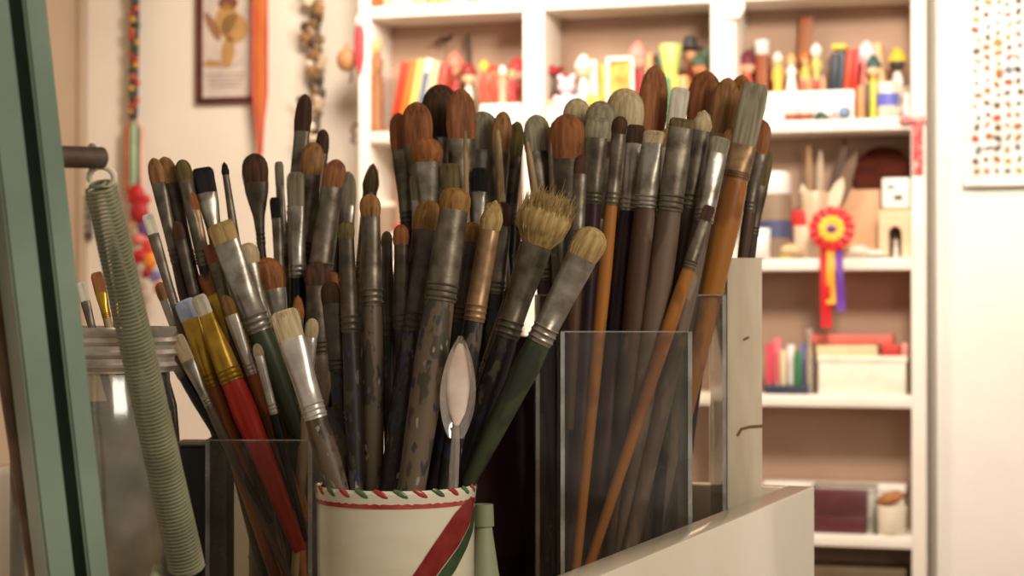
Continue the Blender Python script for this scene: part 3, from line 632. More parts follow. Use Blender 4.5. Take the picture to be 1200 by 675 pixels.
# chain of shells and keys
r = thing('shell_garland', 'thick garland of brown, cream and shiny shells on the bright wall', 'hanging ornament', R(367, -30, WV-.04), -TH)
k = DV(367, WV-.04)/FPX
bm = NB(); tube(bm, [(4*k, .01, 0), (5*k, .01, -120*k), (4*k, .01, -250*k)], .006, 6); obj('string', bm, pl(85, 68, 50), r)
gc = [(70, 50, 36), (190, 165, 135), (120, 95, 65), (225, 205, 180), (150, 110, 75), (70, 60, 52)]
rg = random.Random(3)
for i in range(62):
    z = -3-i*3.9; x = rg.uniform(-10, 12); s = rg.uniform(5.0, 8.0); c = gc[rg.randrange(6)]
    if rg.random() < .12: x -= 9
    bm = NB(); M = Matrix.Translation((x*k, -rg.uniform(0, .014), z*k)) @ Matrix.Rotation(rg.uniform(-1.2, 1.2), 4, 'Y')
    loft(bm, [(-s*k, .0006, .0006), (-s*.5*k, s*.75*k, s*.4*k), (0, s*k, s*.55*k), (s*.6*k, s*.7*k, s*.4*k), (s*1.0*k, .0006, .0006)], 8, M); obj('shell', bm, pl(*c, .3), r)

r = thing('wall_plaque', 'small grey patterned plaque on the dim wall behind the lamp spring', 'plaque', R(90, 255, WV-.012), -TH)
k = DV(96, WV)/FPX
bm = NB(); box(bm, (0, 0, 0), (40*k, .012, 52*k), .003); obj('plate', bm, mat('plaque_grey', srgb(120, 108, 96), .5, noise=srgb(60, 56, 50), nscale=60, amount=(.4, .6)), r)
bm = NB()
for zq in (-15, -5, 5, 15): box(bm, (0, -.006, zq*k), (34*k, .003, 2.5*k), .0005)
obj('raised_bars', bm, pl(150, 138, 122), r)

# collage poster
PV = .04
r = thing('collage_poster', 'white framed poster of many tiny coloured objects on the bright right wall', 'poster', R(1200, 100, PV-.012), -TH)
k = DV(1200, PV)/FPX
x0, x1, z0, z1 = -70*k, 95*k, -117*k, 165*k
bm = NB(); box(bm, ((x0+x1)/2, 0, (z0+z1)/2), (x1-x0, .016, z1-z0), .002)
for c, s in (((x0+.004, -.008, (z0+z1)/2), (.008, .012, z1-z0)), ((x1-.004, -.008, (z0+z1)/2), (.008, .012, z1-z0)), (((x0+x1)/2, -.008, z0+.004), (x1-x0, .012, .008)), (((x0+x1)/2, -.008, z1-.004), (x1-x0, .012, .008))): box(bm, c, s, .001)
obj('board', bm, pl(248, 246, 240), r)
bm = NB(); pc = [(150, 90, 40), (190, 50, 30), (90, 75, 60), (60, 52, 60), (170, 140, 70), (110, 70, 45), (110, 115, 125), (160, 105, 60)]
rg = random.Random(11)
xx = -53
while xx < 85:
    zq = -100
    while zq < 150:
        s = rg.uniform(3.0, 6.2); t = rg.uniform(3.0, 7.5); mi = rg.randrange(8)
        M = Matrix.Translation(((xx+rg.uniform(-2, 2))*k, -.0088, zq*k)) @ Matrix.Rotation(rg.uniform(0, 3), 4, 'Y') @ Matrix.Rotation(PI/2, 4, 'X')
        loft(bm, [(-.0008, s*k, t*k*.7, rg.choice((2, 2, 4))), (0.0, s*k, t*k*.7)], 8, M, mi)
        zq += 13+rg.uniform(-2, 2)
    xx += 12
obj('tiny_pictures', bm, [pl(*c) for c in pc], r)

# ------------------------------------------------------------------ white storage unit holding everything in front
TA = math.radians(21.6); TR = -.12                                  # rim height below eye level
far = Vector((.198, 1.23)); dB = Vector((math.sin(TA), math.cos(TA))); dL = Vector((-math.cos(TA), math.sin(TA)))
LEN, WID, WT = .75, .60, .018
TF = -.205                                                        # level the pots stand on
root = thing('storage_unit', 'white melamine open-topped unit holding all the brush pots', 'storage unit', (far.x, far.y, 0), -TA)
mel = mat('white_melamine', srgb(228, 216, 196), .12, noise=srgb(222, 209, 184), nscale=10, spec=.6)
H = CZ+TR
for nm, c, s in (('side_panel', (-WT/2, -LEN/2, H/2), (WT, LEN, H)), ('side_panel', (-WID+WT/2, -LEN/2, H/2), (WT, LEN, H)),
                 ('end_panel', (-WID/2, -WT/2, H/2), (WID-2*WT, WT, H)), ('end_panel', (-WID/2, -LEN+WT/2, H/2), (WID-2*WT, WT, H))):
    bm = NB(); box(bm, c, s, .0012); obj(nm, bm, mel, root)
bm = NB(); box(bm, (-WID/2, -LEN/2, CZ+TF-.009), (WID-2*WT, LEN-2*WT, .018)); obj('inner_shelf', bm, mel, root)

# ------------------------------------------------------------------ pots
ZT = CZ+TF+.0005
acr = clear('clear_acrylic', (.97, .96, .93, 1), gloss=.03, milk=.018)
acr2 = clear('acrylic_edge', (.92, .9, .84, 1), gloss=.5, milk=.30)
def acrylic_pot(x0, x1, ytop, D, depth, label, rot=0, base=True):
    X0, X1 = (x0-600)/FPX*D, (x1-600)/FPX*D; zt = (HOR-ytop)/FPX*D - TF
    r = thing('acrylic_pot', label, 'brush pot', ((X0+X1)/2, D+depth/2, ZT), rot)
    w_, t = X1-X0, .0022
    bm = NB()
    box(bm, (0, -depth/2+t/2, zt/2), (w_, t, zt), 0); box(bm, (0, depth/2-t/2, zt/2), (w_, t, zt), 0)
    box(bm, (-w_/2+t/2, 0, zt/2), (t, depth-2*t, zt), 0); box(bm, (w_/2-t/2, 0, zt/2), (t, depth-2*t, zt), 0)
    obj('walls', bm, acr, r, smooth=False)
    bm = NB(); e = .0009
    for a in (-1, 1):
        box(bm, (0, a*(depth/2-t/2), zt), (w_, t, e)); box(bm, (a*(w_/2-t/2), 0, zt), (t, depth, e))
        for b in (-1, 1): box(bm, (a*(w_/2-t/2), b*(depth/2-t/2), zt/2), (t*1.06, t*1.06, zt))
    obj('polished_edges', bm, acr2, r, smooth=False)
    bm = NB(); box(bm, (0, 0, .0015), (w_-2*t, depth-2*t, .003)); obj('base', bm, acr, r, smooth=False)
    return ('box', (X0+X1)/2, D+depth/2, w_/2-t, depth/2-t, zt)
POT = {}
POT['L'] = acrylic_pot(241, 366, 517, 1.03, .062, 'small clear square pot of brushes left of the striped ceramic cup')
POT['A'] = acrylic_pot(657, 811, 390, 1.045, .066, 'clear square pot nearest the unit edge, right of the ceramic cup')
POT['B'] = acrylic_pot(628, 851, 347, 1.145, .070, 'wide clear pot behind, its rim touching the white wooden tube')
# white tall square tube
D = 1.185; X0, X1 = (852-600)/FPX*D, (893-600)/FPX*D; zt = (HOR-303)/FPX*D-TF
r = thing('wooden_tube', 'tall white-painted square wooden pot with a rust stain, far right of the pots', 'brush pot', ((X0+X1)/2, D+.0125, ZT))
bm = NB(); w_ = X1-X0; dp = .026; t = .0028
for a in (-1, 1): box(bm, (0, a*(dp/2-t/2), zt/2), (w_, t, zt), .0006); box(bm, (a*(w_/2-t/2), 0, zt/2), (t, dp-2*t, zt), .0003)
box(bm, (0, 0, .002), (w_-2*t, dp-2*t, .004)); obj('body', bm, mat('stained_white_wood', srgb(222, 206, 180), .5, noise=srgb(208, 190, 160), nscale=18, stretch=(6, 6, 1)), r)
bm = NB(); zq = zt-(500-303)/FPX*D; tube(bm, [(w_/2, -dp/2-.0002, zq), (w_*.15, -dp/2-.0002, zq-.0005), (-w_*.1, -dp/2-.0002, zq-.002), (-w_*.2, -dp/2-.0002, zq-.006)], .0010, 5)
obj('rust_stain', bm, pl(130, 88, 52), r); bm = NB(); tube(bm, [(w_*.12, -dp/2-.0002, zt-(396-303)/FPX*D), (-w_*.02, -dp/2-.0002, zt-(399-303)/FPX*D)], .0008, 5); obj('rust_stain', bm, pl(130, 88, 52), r)
POT['W'] = ('box', (X0+X1)/2, D+.0125, w_/2-t, dp/2-t, zt)

# ceramic cup
ccx, ccy, cr = (464-600)/FPX*.936, .936, .0398; cz = (HOR-577)/FPX*(.936-cr)-TF
cup_m = mat('glazed_white', srgb(224, 218, 196), .25, noise=srgb(214, 206, 180), nscale=14, stretch=(1, 1, 5), coat=.3)
r = thing('ceramic_cup', 'white hand-painted ceramic cup with red and green stripes, front centre', 'cup', (ccx, ccy, ZT))
bm = NB(); q = cr; n = 48
prof = [(0, q*.90), (.002, q*.94), (.02, q*.96), (cz*.5, q*.975), (cz-.014, q*.985), (cz-.009, q*.985), (cz-.006, q), (cz-.0015, q*1.01), (cz, q*.985), (cz-.001, q*.945), (cz-.006, q*.93), (.006, q*.88)]
loft(bm, [(z, rr_, rr_) for z, rr_ in prof], n); obj('body', bm, cup_m, r)
red_g = mat('red_glaze', srgb(158, 44, 44), .28, noise=srgb(178, 70, 62), nscale=120); green_g = mat('green_glaze', srgb(66, 92, 58), .28, noise=srgb(92, 118, 78), nscale=120)
def cup_band(name, m, f0, f1, a0, a1, steps=28, lift=.0005):        # band between two height curves over an angle range
    bm = NB(); rows = []
    for i in range(steps+1):
        a = a0+(a1-a0)*i/steps; t = i/steps
        R1 = q*.985+lift
        rows.append([bm.verts.new((rr*math.cos(a), rr*math.sin(a), z)) for z, rr in ((f0(t), R1), (f1(t), R1), (f1(t), R1-.001), (f0(t), R1-.001))])
    for a_, b_ in zip(rows, rows[1:]):
        for j in range(4): bm.faces.new((a_[j], a_[(j+1) % 4], b_[(j+1) % 4], b_[j]))
    return obj(name, bm, m, r)
o = cup_band('rim_line', red_g, lambda t: cz-.0085, lambda t: cz-.0058, 0, 2*PI, 64)
# curved diagonal stripes: start at the right under the rim, sweep down and left
def ang(px): return -PI/2 + math.asin(max(-1, min(1, (px-464)/94.0)))
def zc(py): return cz-(py-577)/FPX*(.936-cr)
def diag(name, m, pa, pb, lift):
    bm = NB(); rows = []
    for (xl, yl), (xr, yr) in zip(pa, pb):
        R1 = q*.985+lift; row = []
        al, ar = ang(xl), ang(xr)
        for j in range(9):
            f = j/8; a = al+(ar-al)*f; row.append(Vector((R1*math.cos(a), R1*math.sin(a), zc(yl+(yr-yl)*f))))
        rows.append([bm.verts.new(v) for v in row])
    ins = []
    for a_, b_ in zip(rows, rows[1:]):
        for j in range(8): ins.append(bm.faces.new((a_[j], a_[j+1], b_[j+1], b_[j])))
    bmesh.ops.solidify(bm, geom=ins, thickness=.0008)
    return obj(name, bm, m, r)
def lerp_path(p, n=26):
    out = []
    for i in range(n+1):
        s = i/n*(len(p)-1); j = min(int(s), len(p)-2); f = s-j; out.append((p[j][0]*(1-f)+p[j+1][0]*f, p[j][1]*(1-f)+p[j+1][1]*f))
    return out
diag('red_stripe', red_g, lerp_path([(553, 589), (536, 606), (512, 641), (490, 675), (468, 705), (440, 735)]), lerp_path([(557.5, 594), (553, 620), (540, 645), (517, 675), (496, 705), (470, 735)]), .0006)
diag('green_stripe', green_g, lerp_path([(557.6, 600), (553.5, 622), (541, 646), (519, 675), (498, 705), (472, 735)]), lerp_path([(557.8, 612), (555.5, 632), (549, 650), (536, 675), (512, 705), (486, 735)]), .0005)
for k_ in range(26):
    a = k_*2*PI/26; bm = NB()
    M = Matrix.Rotation(a, 4, 'Z') @ Matrix.Translation((q*1.0, 0, cz-.0014)) @ Matrix.Rotation(-.5, 4, 'X')
    ball(bm, (0, 0, 0), .0018, (.4, 2.3, .8), u=8, v=6); bmesh.ops.transform(bm, matrix=M, verts=bm.verts[:])
    obj('rim_dab', bm, red_g if k_ % 2 else green_g, r)
POT['K'] = ('cyl', ccx, ccy, q*.90, 0, cz)

def tin(key, name, pxc, D, rad, zt, m, label):
    X = (pxc-600)/FPX*D; r = thing(name, label, 'brush pot', (X, D, ZT)); h = zt-TF
    bm = NB(); loft(bm, [(0, rad*.97, rad*.97), (.003, rad, rad), (h*.3, rad, rad), (h*.31, rad*1.02, rad*1.02), (h*.32, rad, rad), (h-.003, rad, rad), (h, rad*1.03, rad*1.03), (h-.001, rad*.95, rad*.95), (.004, rad*.94, rad*.94)], 36); obj('body', bm, m, r)
    POT[key] = ('cyl', X, D, rad*.92, 0, h)
dark_tin = mat('dark_tin', srgb(62, 44, 44), .4, .3, noise=srgb(40, 30, 32), nscale=30)
maroon = mat('maroon_tin', srgb(74, 34, 40), .4, .1, noise=srgb(46, 26, 34), nscale=22)
tin('C', 'brush_tin', 552, 1.205, .036, -.055, maroon, 'dark maroon tin crammed with brushes behind the ceramic cup')
tin('M', 'brush_tin', 366, 1.20, .040, -.065, dark_tin, 'dark tin of brushes behind the small clear pot')
r = thing('black_box', 'matte black box left of the small clear pot', 'box', (-.190, 1.14, ZT), -.05)
bm = NB(); hb = (HOR-522)/FPX*1.14-TF; box(bm, (0, 0, hb/2), (.034, .05, hb), .002); obj('body', bm, pl(22, 20, 20), r)
bm = NB(); box(bm, (0, 0, hb+.0008), (.030, .046, .0016), .0005); obj('lid', bm, pl(34, 30, 30), r)

r = thing('portfolio', 'dark plum portfolio standing on edge behind the clear pots', 'portfolio', Vector((far.x, far.y, ZT)) + Vector((dL.x*.178-dB.x*.030, dL.y*.178-dB.y*.030, 0)), -TA)  # added dark panel, makes the inside of the clear pots look darker
hp = (HOR-395)/FPX*1.26-TF
bm = NB()
for sy in (-1, 1): box(bm, (0, sy*.0035, hp/2), (.094, .002, hp), .0008)
box(bm, (0, 0, .0015), (.094, .008, .003), .0008); obj('cover', bm, maroon, r)
bm = NB(); box(bm, (0, 0, hp/2), (.088, .0045, hp-.008)); obj('sheets', bm, pl(170, 150, 125), r)

# glass jar on the left
jx, jy, jr = -.205, .925, .041; jh = (HOR-384)/FPX*jy-TF
r = thing('preserve_jar', 'large dirty glass jar with metal rim behind the lamp spring', 'jar', (jx, jy, ZT))
jar_g = clear('dirty_glass', (.82, .80, .72, 1), gloss=.25, milk=.09, milkcol=(.5, .45, .38, 1), rough=.12)
bm = NB(); loft(bm, [(0, jr*.9, jr*.9), (.003, jr, jr), (jh*.7, jr, jr), (jh*.8, jr*.96, jr*.96), (jh*.86, jr*.88, jr*.88), (jh-.012, jr*.86, jr*.86), (jh-.012, jr*.82, jr*.82), (jh*.85, jr*.84, jr*.84), (jh*.7, jr*.95, jr*.95), (.006, jr*.94, jr*.94)], 40); obj('glass', bm, jar_g, r)
bm = NB()
secs = [(jh-.022, jr*.93)]
for i in range(3): secs += [(jh-.021+i*.006, jr*.93), (jh-.019+i*.006, jr*.97), (jh-.017+i*.006, jr*.93)]
secs += [(jh-.002, jr*.96), (jh, jr*.95), (jh-.001, jr*.89), (jh-.02, jr*.88)]
loft(bm, [(z, a, a) for z, a in secs], 40); obj('metal_rim', bm, mat('worn_tin_metal', srgb(215, 208, 196), .3, .6, noise=srgb(140, 128, 112), nscale=40), r)
bm = NB(); loft(bm, [(.007, jr*.92, jr*.92), (jh*.70, jr*.92, jr*.92), (jh*.78, jr*.9, jr*.9), (jh*.80, jr*.86, jr*.86)], 30); obj('muddy_water', bm, mat('muddy_turps', srgb(150, 134, 112), .5, noise=srgb(84, 84, 64), nscale=45, amount=(.4, .6)), r)
jar_root = r
POT['J'] = ('cyl', jx, jy, jr*.80, 0, jh)
# pale green bottle beside the cup
r = thing('green_bottle', 'pale green plastic bottle low behind the right side of the ceramic cup', 'bottle', (-.0150, 1.003, ZT))
bm = NB(); hb = (HOR-590)/FPX*1.01-TF; loft(bm, [(0, .012, .012), (.003, .0135, .0135), (hb*.4, .0135, .0135), (hb*.62, .008, .008), (hb*.9, .004, .004)], 20); obj('body', bm, pl(150, 156, 122), r)
bm = NB(); loft(bm, [(hb*.88, .0055, .0055), (hb, .005, .005)], 14); obj('cap', bm, pl(140, 146, 116), r)
# ------------------------------------------------------------------ paint brushes
def bristle_m(name, c1, c2):
    return mat('bristle_'+name, srgb(*c1), .7, noise=srgb(*c2), nscale=420, stretch=(1, 1, .05), bump=.25, spec=.25, amount=(.38, .62))
BR = {'ochre': bristle_m('ochre', (150, 112, 60), (112, 78, 36)), 'sable': bristle_m('sable', (158, 102, 62), (120, 72, 42)), 'orange': bristle_m('orange', (166, 108, 60), (132, 80, 42)),
      'dark': bristle_m('dark', (88, 58, 38), (58, 38, 26)), 'black': bristle_m('black', (34, 26, 24), (18, 14, 14)), 'cream': bristle_m('cream', (206, 188, 150), (170, 150, 112)),
      'straw': bristle_m('straw', (188, 162, 108), (146, 118, 70)), 'white': bristle_m('white', (226, 218, 200), (196, 186, 166)), 'grey': bristle_m('grey', (158, 150, 124), (122, 114, 92)),
      'olive': bristle_m('olive', (112, 98, 56), (80, 66, 36)), 'blue': bristle_m('blue', (196, 204, 222), (160, 170, 195)), 'tan': bristle_m('tan', (166, 122, 76), (124, 84, 48))}
FE = {'nickel': mat('ferrule_nickel', srgb(172, 166, 154), .33, .75, noise=srgb(128, 118, 102), nscale=120, bump=.15),
      'dull': mat('ferrule_dull', srgb(126, 116, 100), .42, .6, noise=srgb(84, 74, 60), nscale=110, bump=.2),
      'murk': mat('ferrule_murk', srgb(92, 80, 64), .45, .45, noise=srgb(60, 50, 40), nscale=110, bump=.2),
      'gold': mat('ferrule_gold', srgb(196, 156, 52), .3, .6, noise=srgb(160, 120, 36), nscale=90),
      'copper': mat('ferrule_copper', srgb(168, 134, 96), .4, .4, noise=srgb(122, 92, 64), nscale=100),
      'white': mat('ferrule_bright', srgb(214, 208, 196), .3, .55, noise=srgb(180, 172, 160), nscale=90)}
sp = lambda *a: srgb(*a)
HA = {'dark': smeared('handle_dark', sp(40, 32, 28), [(sp(56, 56, 42), .53), (sp(86, 76, 62), .58), (sp(44, 50, 70), .60), (sp(160, 150, 134), .67)], .45, 130),
      'brown': smeared('handle_brown', sp(82, 60, 44), [(sp(60, 48, 38), .55), (sp(110, 92, 74), .64)], .45, 60),
      'taupe': smeared('handle_taupe', sp(110, 90, 74), [(sp(86, 68, 56), .52), (sp(134, 116, 96), .62)], .45, 60),
      'plum': smeared('handle_plum', sp(66, 40, 42), [(sp(48, 32, 36), .52), (sp(96, 72, 70), .66)], .4, 60),
      'ochre': smeared('handle_ochre', sp(164, 106, 44), [(sp(140, 86, 36), .56), (sp(140, 100, 60), .68)], .35, 50),
      'orange': smeared('handle_orange', sp(156, 88, 42), [(sp(120, 66, 34), .55), (sp(100, 70, 48), .66)], .4, 60),
      'red': smeared('handle_red', sp(198, 52, 34), [(sp(184, 44, 30), .6), (sp(214, 110, 90), .74)], .3, 50),
      'green': smeared('handle_green', sp(62, 68, 46), [(sp(46, 52, 38), .55), (sp(96, 92, 70), .66)], .4, 60),
      'black': smeared('handle_black', sp(24, 22, 22), [(sp(40, 38, 36), .62), (sp(90, 90, 88), .74)], .3, 60),
      'tan': smeared('handle_tan', sp(170, 142, 104), [(sp(140, 112, 80), .56), (sp(110, 92, 70), .68)], .45, 60),
      'sand': smeared('handle_paint', sp(100, 84, 66), [(sp(66, 58, 46), .53), (sp(150, 140, 120), .63), (sp(52, 52, 62), .60)], .45, 130)}

PROF = {
 'filbert': ([(0, 1, 1), (.2, 1.08, 1.02), (.45, 1.14, .95), (.65, 1.08, .8), (.8, .9, .6), (.9, .66, .42), (.97, .36, .25), (1, .1, .1)], 2.2),
 'dome': ([(0, 1, 1), (.2, 1.12, 1.15), (.45, 1.2, 1.25), (.65, 1.15, 1.2), (.8, .98, 1.05), (.92, .68, .75), (.98, .36, .4), (1, .1, .1)], 2),
 'round': ([(0, .95, .95), (.2, 1.15, 1.15), (.4, 1.2, 1.2), (.6, 1.02, 1.02), (.78, .7, .7), (.9, .4, .4), (1, .08, .08)], 2),
 'flat': ([(0, 1, 1), (.3, 1.03, .9), (.6, 1.06, .75), (.82, 1.05, .55), (.93, .96, .42), (.985, .8, .3), (1, .55, .2)], 3.2),
 'fan': ([(0, .8, 1), (.25, 1.05, .9), (.5, 1.4, .75), (.75, 1.75, .6), (.9, 1.8, .45), (.97, 1.6, .3), (1, 1.35, .2)], 3),
 'splay': ([(0, .8, .8), (.2, 1.25, 1.2), (.42, 1.65, 1.5), (.62, 1.8, 1.6), (.76, 1.6, 1.4), (.86, 1.1, 1.0), (.92, .5, .5)], 2),
}
brush_count = 0
def brush(pot, tip, low, w_px, head_px, fer_px, shape, bris, fer, han, label, dt=0.0, dl=0.0, hw=None, name='paint_brush', group=None, endup=False):
    """tip/low: columns and rows of the brush tip and of the place where it passes the pot rim; dt/dl: depth of
    tip and rim crossing relative to the pot middle"""
    global brush_count; brush_count += 1
    kind, cx, cy, a, b, h = POT[pot]
    A = P(tip[0], tip[1], cy+dt); B = P(low[0], low[1], cy+dl)
    d = (A-B).normalized(); k = (cy+dt)/FPX
    w_px *= 1.14; w_ = w_px*k/2; hr = (hw*k/2*1.12 if hw else max(.0022, w_*.62))
    # run down until the wall or the floor of the pot
    er = hr*.65+.0006; s = 0; step = .002; base = B.copy()
    zfl = ZT+.004+er
    while True:
        q_ = base - d*step
        if q_.z < zfl: break
        if kind == 'cyl':
            if math.hypot(q_.x-cx, q_.y-cy) > a-er and q_.z < ZT+h: break
        elif q_.z < ZT+h and (abs(q_.x-cx) > a-er or abs(q_.y-cy) > b-er): break
        base = q_
    L = (A-base).length; rg = random.Random(brush_count*13+5)
    x = Vector((1, 0, 0)); x = (x-d*x.dot(d)).normalized(); yy = d.cross(x)
    yaw = rg.uniform(-.35, .35); x2 = x*math.cos(yaw)+yy*math.sin(yaw); y2 = d.cross(x2)
    M = Matrix((x2, y2, d)).transposed().to_4x4(); M.translation = base
    root = bpy.data.objects.new(name, None); C.objects.link(root); root.empty_display_size = .01; root.matrix_world = M
    tag(root, label, 'paint brush' if name == 'paint_brush' else name.replace('_', ' '), group)
    prof, ex = PROF[shape]; hl = head_px*k; fl = fer_px*k
    tr = {'flat': .42, 'filbert': .5, 'fan': .4, 'dome': .8, 'round': .9, 'splay': .85}[shape]
    zh = L-hl
    # handle
    zf = zh-fl; hl2 = zf
    bm = NB(); loft(bm, [(0, hr*.45, hr*.45), (hr*.3, hr*.62, hr*.62), (hl2*.35, hr*.84, hr*.84), (hl2*.65, hr*1.0, hr*1.0), (hl2*.84, hr*1.12, hr*1.12), (hl2*.95, hr*1.04, hr*1.04), (zf+.002, hr*.95, hr*.95)], 12)
    obj('handle', bm, HA[han], root)
    # ferrule, with its crimped rings
    bm = NB(); r0 = hr*1.04; cr_ = min(fl*.22, .012)
    sec = [(zf, r0, r0)]
    for i in range(3):
        zc_ = zf+cr_*(.2+.3*i); e = cr_*.07
        sec += [(zc_-e, r0, r0), (zc_, r0*1.09, r0*1.09), (zc_+e, r0, r0)]
    for t in (.45, .65, .85, 1.0):
        f = (t-.25)/.75; f = max(0, f); f = f*f*(3-2*f)
        sec.append((zf+fl*t, r0+(w_-r0)*f, r0+(w_*tr-r0)*f, 2+(.6 if shape in ('flat', 'fan') else 0)*f))
    sec.append((zf+fl+.0004, w_*.95, w_*tr*.92))
    loft(bm, sec, 20); obj('ferrule', bm, FE[fer], root)
    # head: core plus separate hairs
    bm = NB(); skew = rg.uniform(-.12, .12)*w_
    loft(bm, [(zh-.001+(hl*.96+.001)*t, w_*a_*.94, w_*tr*b_*.94, ex, skew*t, 0) for t, a_, b_ in prof], 20)
    nh = 1300 if shape == 'splay' else max(60, min(220, int(w_px*4.5)))
    def pr(t):
        for (t0, a0, b0), (t1, a1, b1) in zip(prof, prof[1:]):
            if t <= t1: f = (t-t0)/(t1-t0+1e-9); return a0+(a1-a0)*f, b0+(b1-b0)*f
        return prof[-1][1:]
    wild = .22 if shape == 'splay' else .05
    for i in range(nh):
        an = rg.uniform(0, 2*PI); ca, sa = math.cos(an), math.sin(an); rad = rg.uniform(.25, 1)**.5
        te = math.sqrt(max(0, 1-rad*rad*.8)); te = .55+.45*te if shape != 'flat' else (1-.10*rad**4)*rg.uniform(.95, 1.0)
        pts = []
        hz = rg.gauss(0, wild); hx = rg.gauss(0, wild)*w_; rr_ = min(.00022, hr*.04+.00008)
        for t in (0, te*.4, te*.75, te*(1.0+rg.uniform(-.03, .02 if wild < .1 else .12)+abs(hz)*(.5 if wild > .1 else 0))):
            a_, b_ = pr(min(t, 1)); 
            if t > .7*te: a_, b_ = pr(te*.75); f = .86 if shape not in ('flat', 'fan') else 1.02
            else: f = 1.0
            pts.append(Vector((ca*rad*w_*a_*f+skew*t+hx*t*t, sa*rad*w_*tr*b_*f+rg.gauss(0, wild)*w_*t*t*.6, zh-.0005+hl*t)))
        tube(bm, pts, [rr_, rr_, rr_*.8, rr_*.25], 3)
    obj('bristles', bm, BR[bris], root)
    return root

Lb = 'in the small clear pot'; Kb = 'in the ceramic cup'; Mb = 'in the dark tin'; Cb = 'in the maroon tin'; Ab = 'in the nearest clear pot'; Bb = 'in the wide rear clear pot'
# --- ceramic cup (rim row ~576, columns 378..550)
brush('K', (405, 258), (418, 572), 16, 22, 110, 'dome', 'olive', 'murk', 'dark', 'slim olive-headed brush, leftmost dark handle '+Kb, .0, -.005, 17)
brush('K', (434, 226), (438, 572), 20, 28, 105, 'dome', 'tan', 'dull', 'sand', 'upright brush with round tan head, left side '+Kb, .01, .0, 22)
brush('K', (453, 270), (459, 572), 11, 18, 110, 'filbert', 'olive', 'murk', 'dark', 'thin tiny-headed dark brush right of the round tan one '+Kb, .025, .018, 13)
brush('K', (504, 233), (459, 574), 30, 38, 120, 'filbert', 'ochre', 'murk', 'dark', 'golden oval brush touching the tallest ochre one '+Kb, .012, -.006, 24)
brush('K', (536, 219), (482, 574), 30, 28, 108, 'dome', 'ochre', 'dull', 'sand', 'tallest thick brush with squat ochre head '+Kb, -.010, -.022, 32)
brush('K', (554, 259), (512, 574), 20, 24, 95, 'dome', 'tan', 'murk', 'dark', 'brush with short rounded tan head right of the tallest one '+Kb, .012, .012, 18)
brush('K', (580, 233), (522, 574), 21, 38, 108, 'round', 'straw', 'copper', 'dark', 'brush with pointed straw-coloured tip and coppery ferrule '+Kb, .0, -.008, 21)
brush('K', (646, 232), (536, 574), 34, 60, 112, 'splay', 'straw', 'dull', 'dark', 'brush with big splayed fuzzy straw head leaning right '+Kb, .012, .008, 25)
brush('K', (700, 266), (546, 570), 32, 40, 112, 'dome', 'straw', 'nickel', 'green', 'brush leaning furthest right with stubby pale head '+Kb, -.012, -.004, 26)
brush('K', (331, 362), (396, 574), 28, 36, 98, 'flat', 'cream', 'white', 'sand', 'flat cream brush with bright silver ferrule leaning left out of the ceramic cup', -.004, -.005, 24)
brush('K', (476, 300), (486, 574), 14, 20, 90, 'filbert', 'dark', 'murk', 'dark', 'low dark-headed brush between the ochre ones at the back '+Kb, .026, .022, 16)
brush('K', (420, 330), (430, 574), 14, 20, 90, 'filbert', 'dark', 'murk', 'dark', 'low dark-headed brush at the back left '+Kb, .028, .022, 16)
brush('K', (606, 330), (530, 574), 18, 24, 90, 'filbert', 'olive', 'dull', 'dark', 'brush half hidden between the two leaning pale ones '+Kb, .028, .02, 20)
brush('K', (386, 328), (410, 574), 20, 28, 80, 'filbert', 'dark', 'murk', 'dark', 'dark filbert brush behind the flat cream one '+Kb, .024, .02, 18)
# translucent spoon
A = P(540, 394, .905); B = P(531, 574, .915)
d = (A-B).normalized(); x = Vector((1, 0, 0)); x = (x-d*x.dot(d)).normalized(); y = d.cross(x)
base = B-d*.07; M = Matrix((x, y, d)).transposed().to_4x4(); M.translation = base
root = bpy.data.objects.new('plastic_spoon', None); C.objects.link(root); root.matrix_world = M; tag(root, 'clear plastic spoon standing bowl up at the front of the ceramic cup', 'spoon')
L = (A-base).length; k = .905/FPX; bl = 122*k; bw = 21*k
spoon_m = clear('spoon_plastic', (.95, .93, .9, 1), gloss=.6, milk=.16, milkcol=(.8, .72, .62, 1), rough=.1)
bm = NB(); outer = []; N = 14; MM = 16
for side in (0, 1):
    rows = []
    for i in range(N+1):
        t = i/N; z = L-bl+bl*t; wv = bw*math.sin(PI*min(1, (.06+.94*t))**.9)**.65 if t < 1 else .0004; wv = max(wv, .0011)
        row = []
        for j in range(MM+1):
            u = -1+2*j/MM; dep = .0065*math.sin(PI*t)**.8*(1-u*u)
            row.append(bm.verts.new((wv*u, dep+side*.0011, z)))
        rows.append(row)
    for a_, b_ in zip(rows, rows[1:]):
        for j in range(MM): bm.faces.new((a_[j], a_[j+1], b_[j+1], b_[j]))
obj('bowl', bm, spoon_m, root)
bm = NB(); loft(bm, [(0, .004, .001), (.03, .003, .0012), (L-bl-.004, .0022, .0014), (L-bl+.006, .0014, .0008)], 10); obj('handle', bm, spoon_m, root)
bm = NB(); loft(bm, [(L-bl+bl*t, bw*w_, .0010+.0004*w_, 2, 0, .0022+.0030*w_) for t, w_ in ((.12, .15), (.25, .48), (.45, .66), (.65, .68), (.82, .48), (.92, .15))], 16); obj('dried_paint', bm, mat('dried_pink_paint', srgb(226, 200, 182), .4, noise=srgb(240, 222, 208), nscale=90), root)

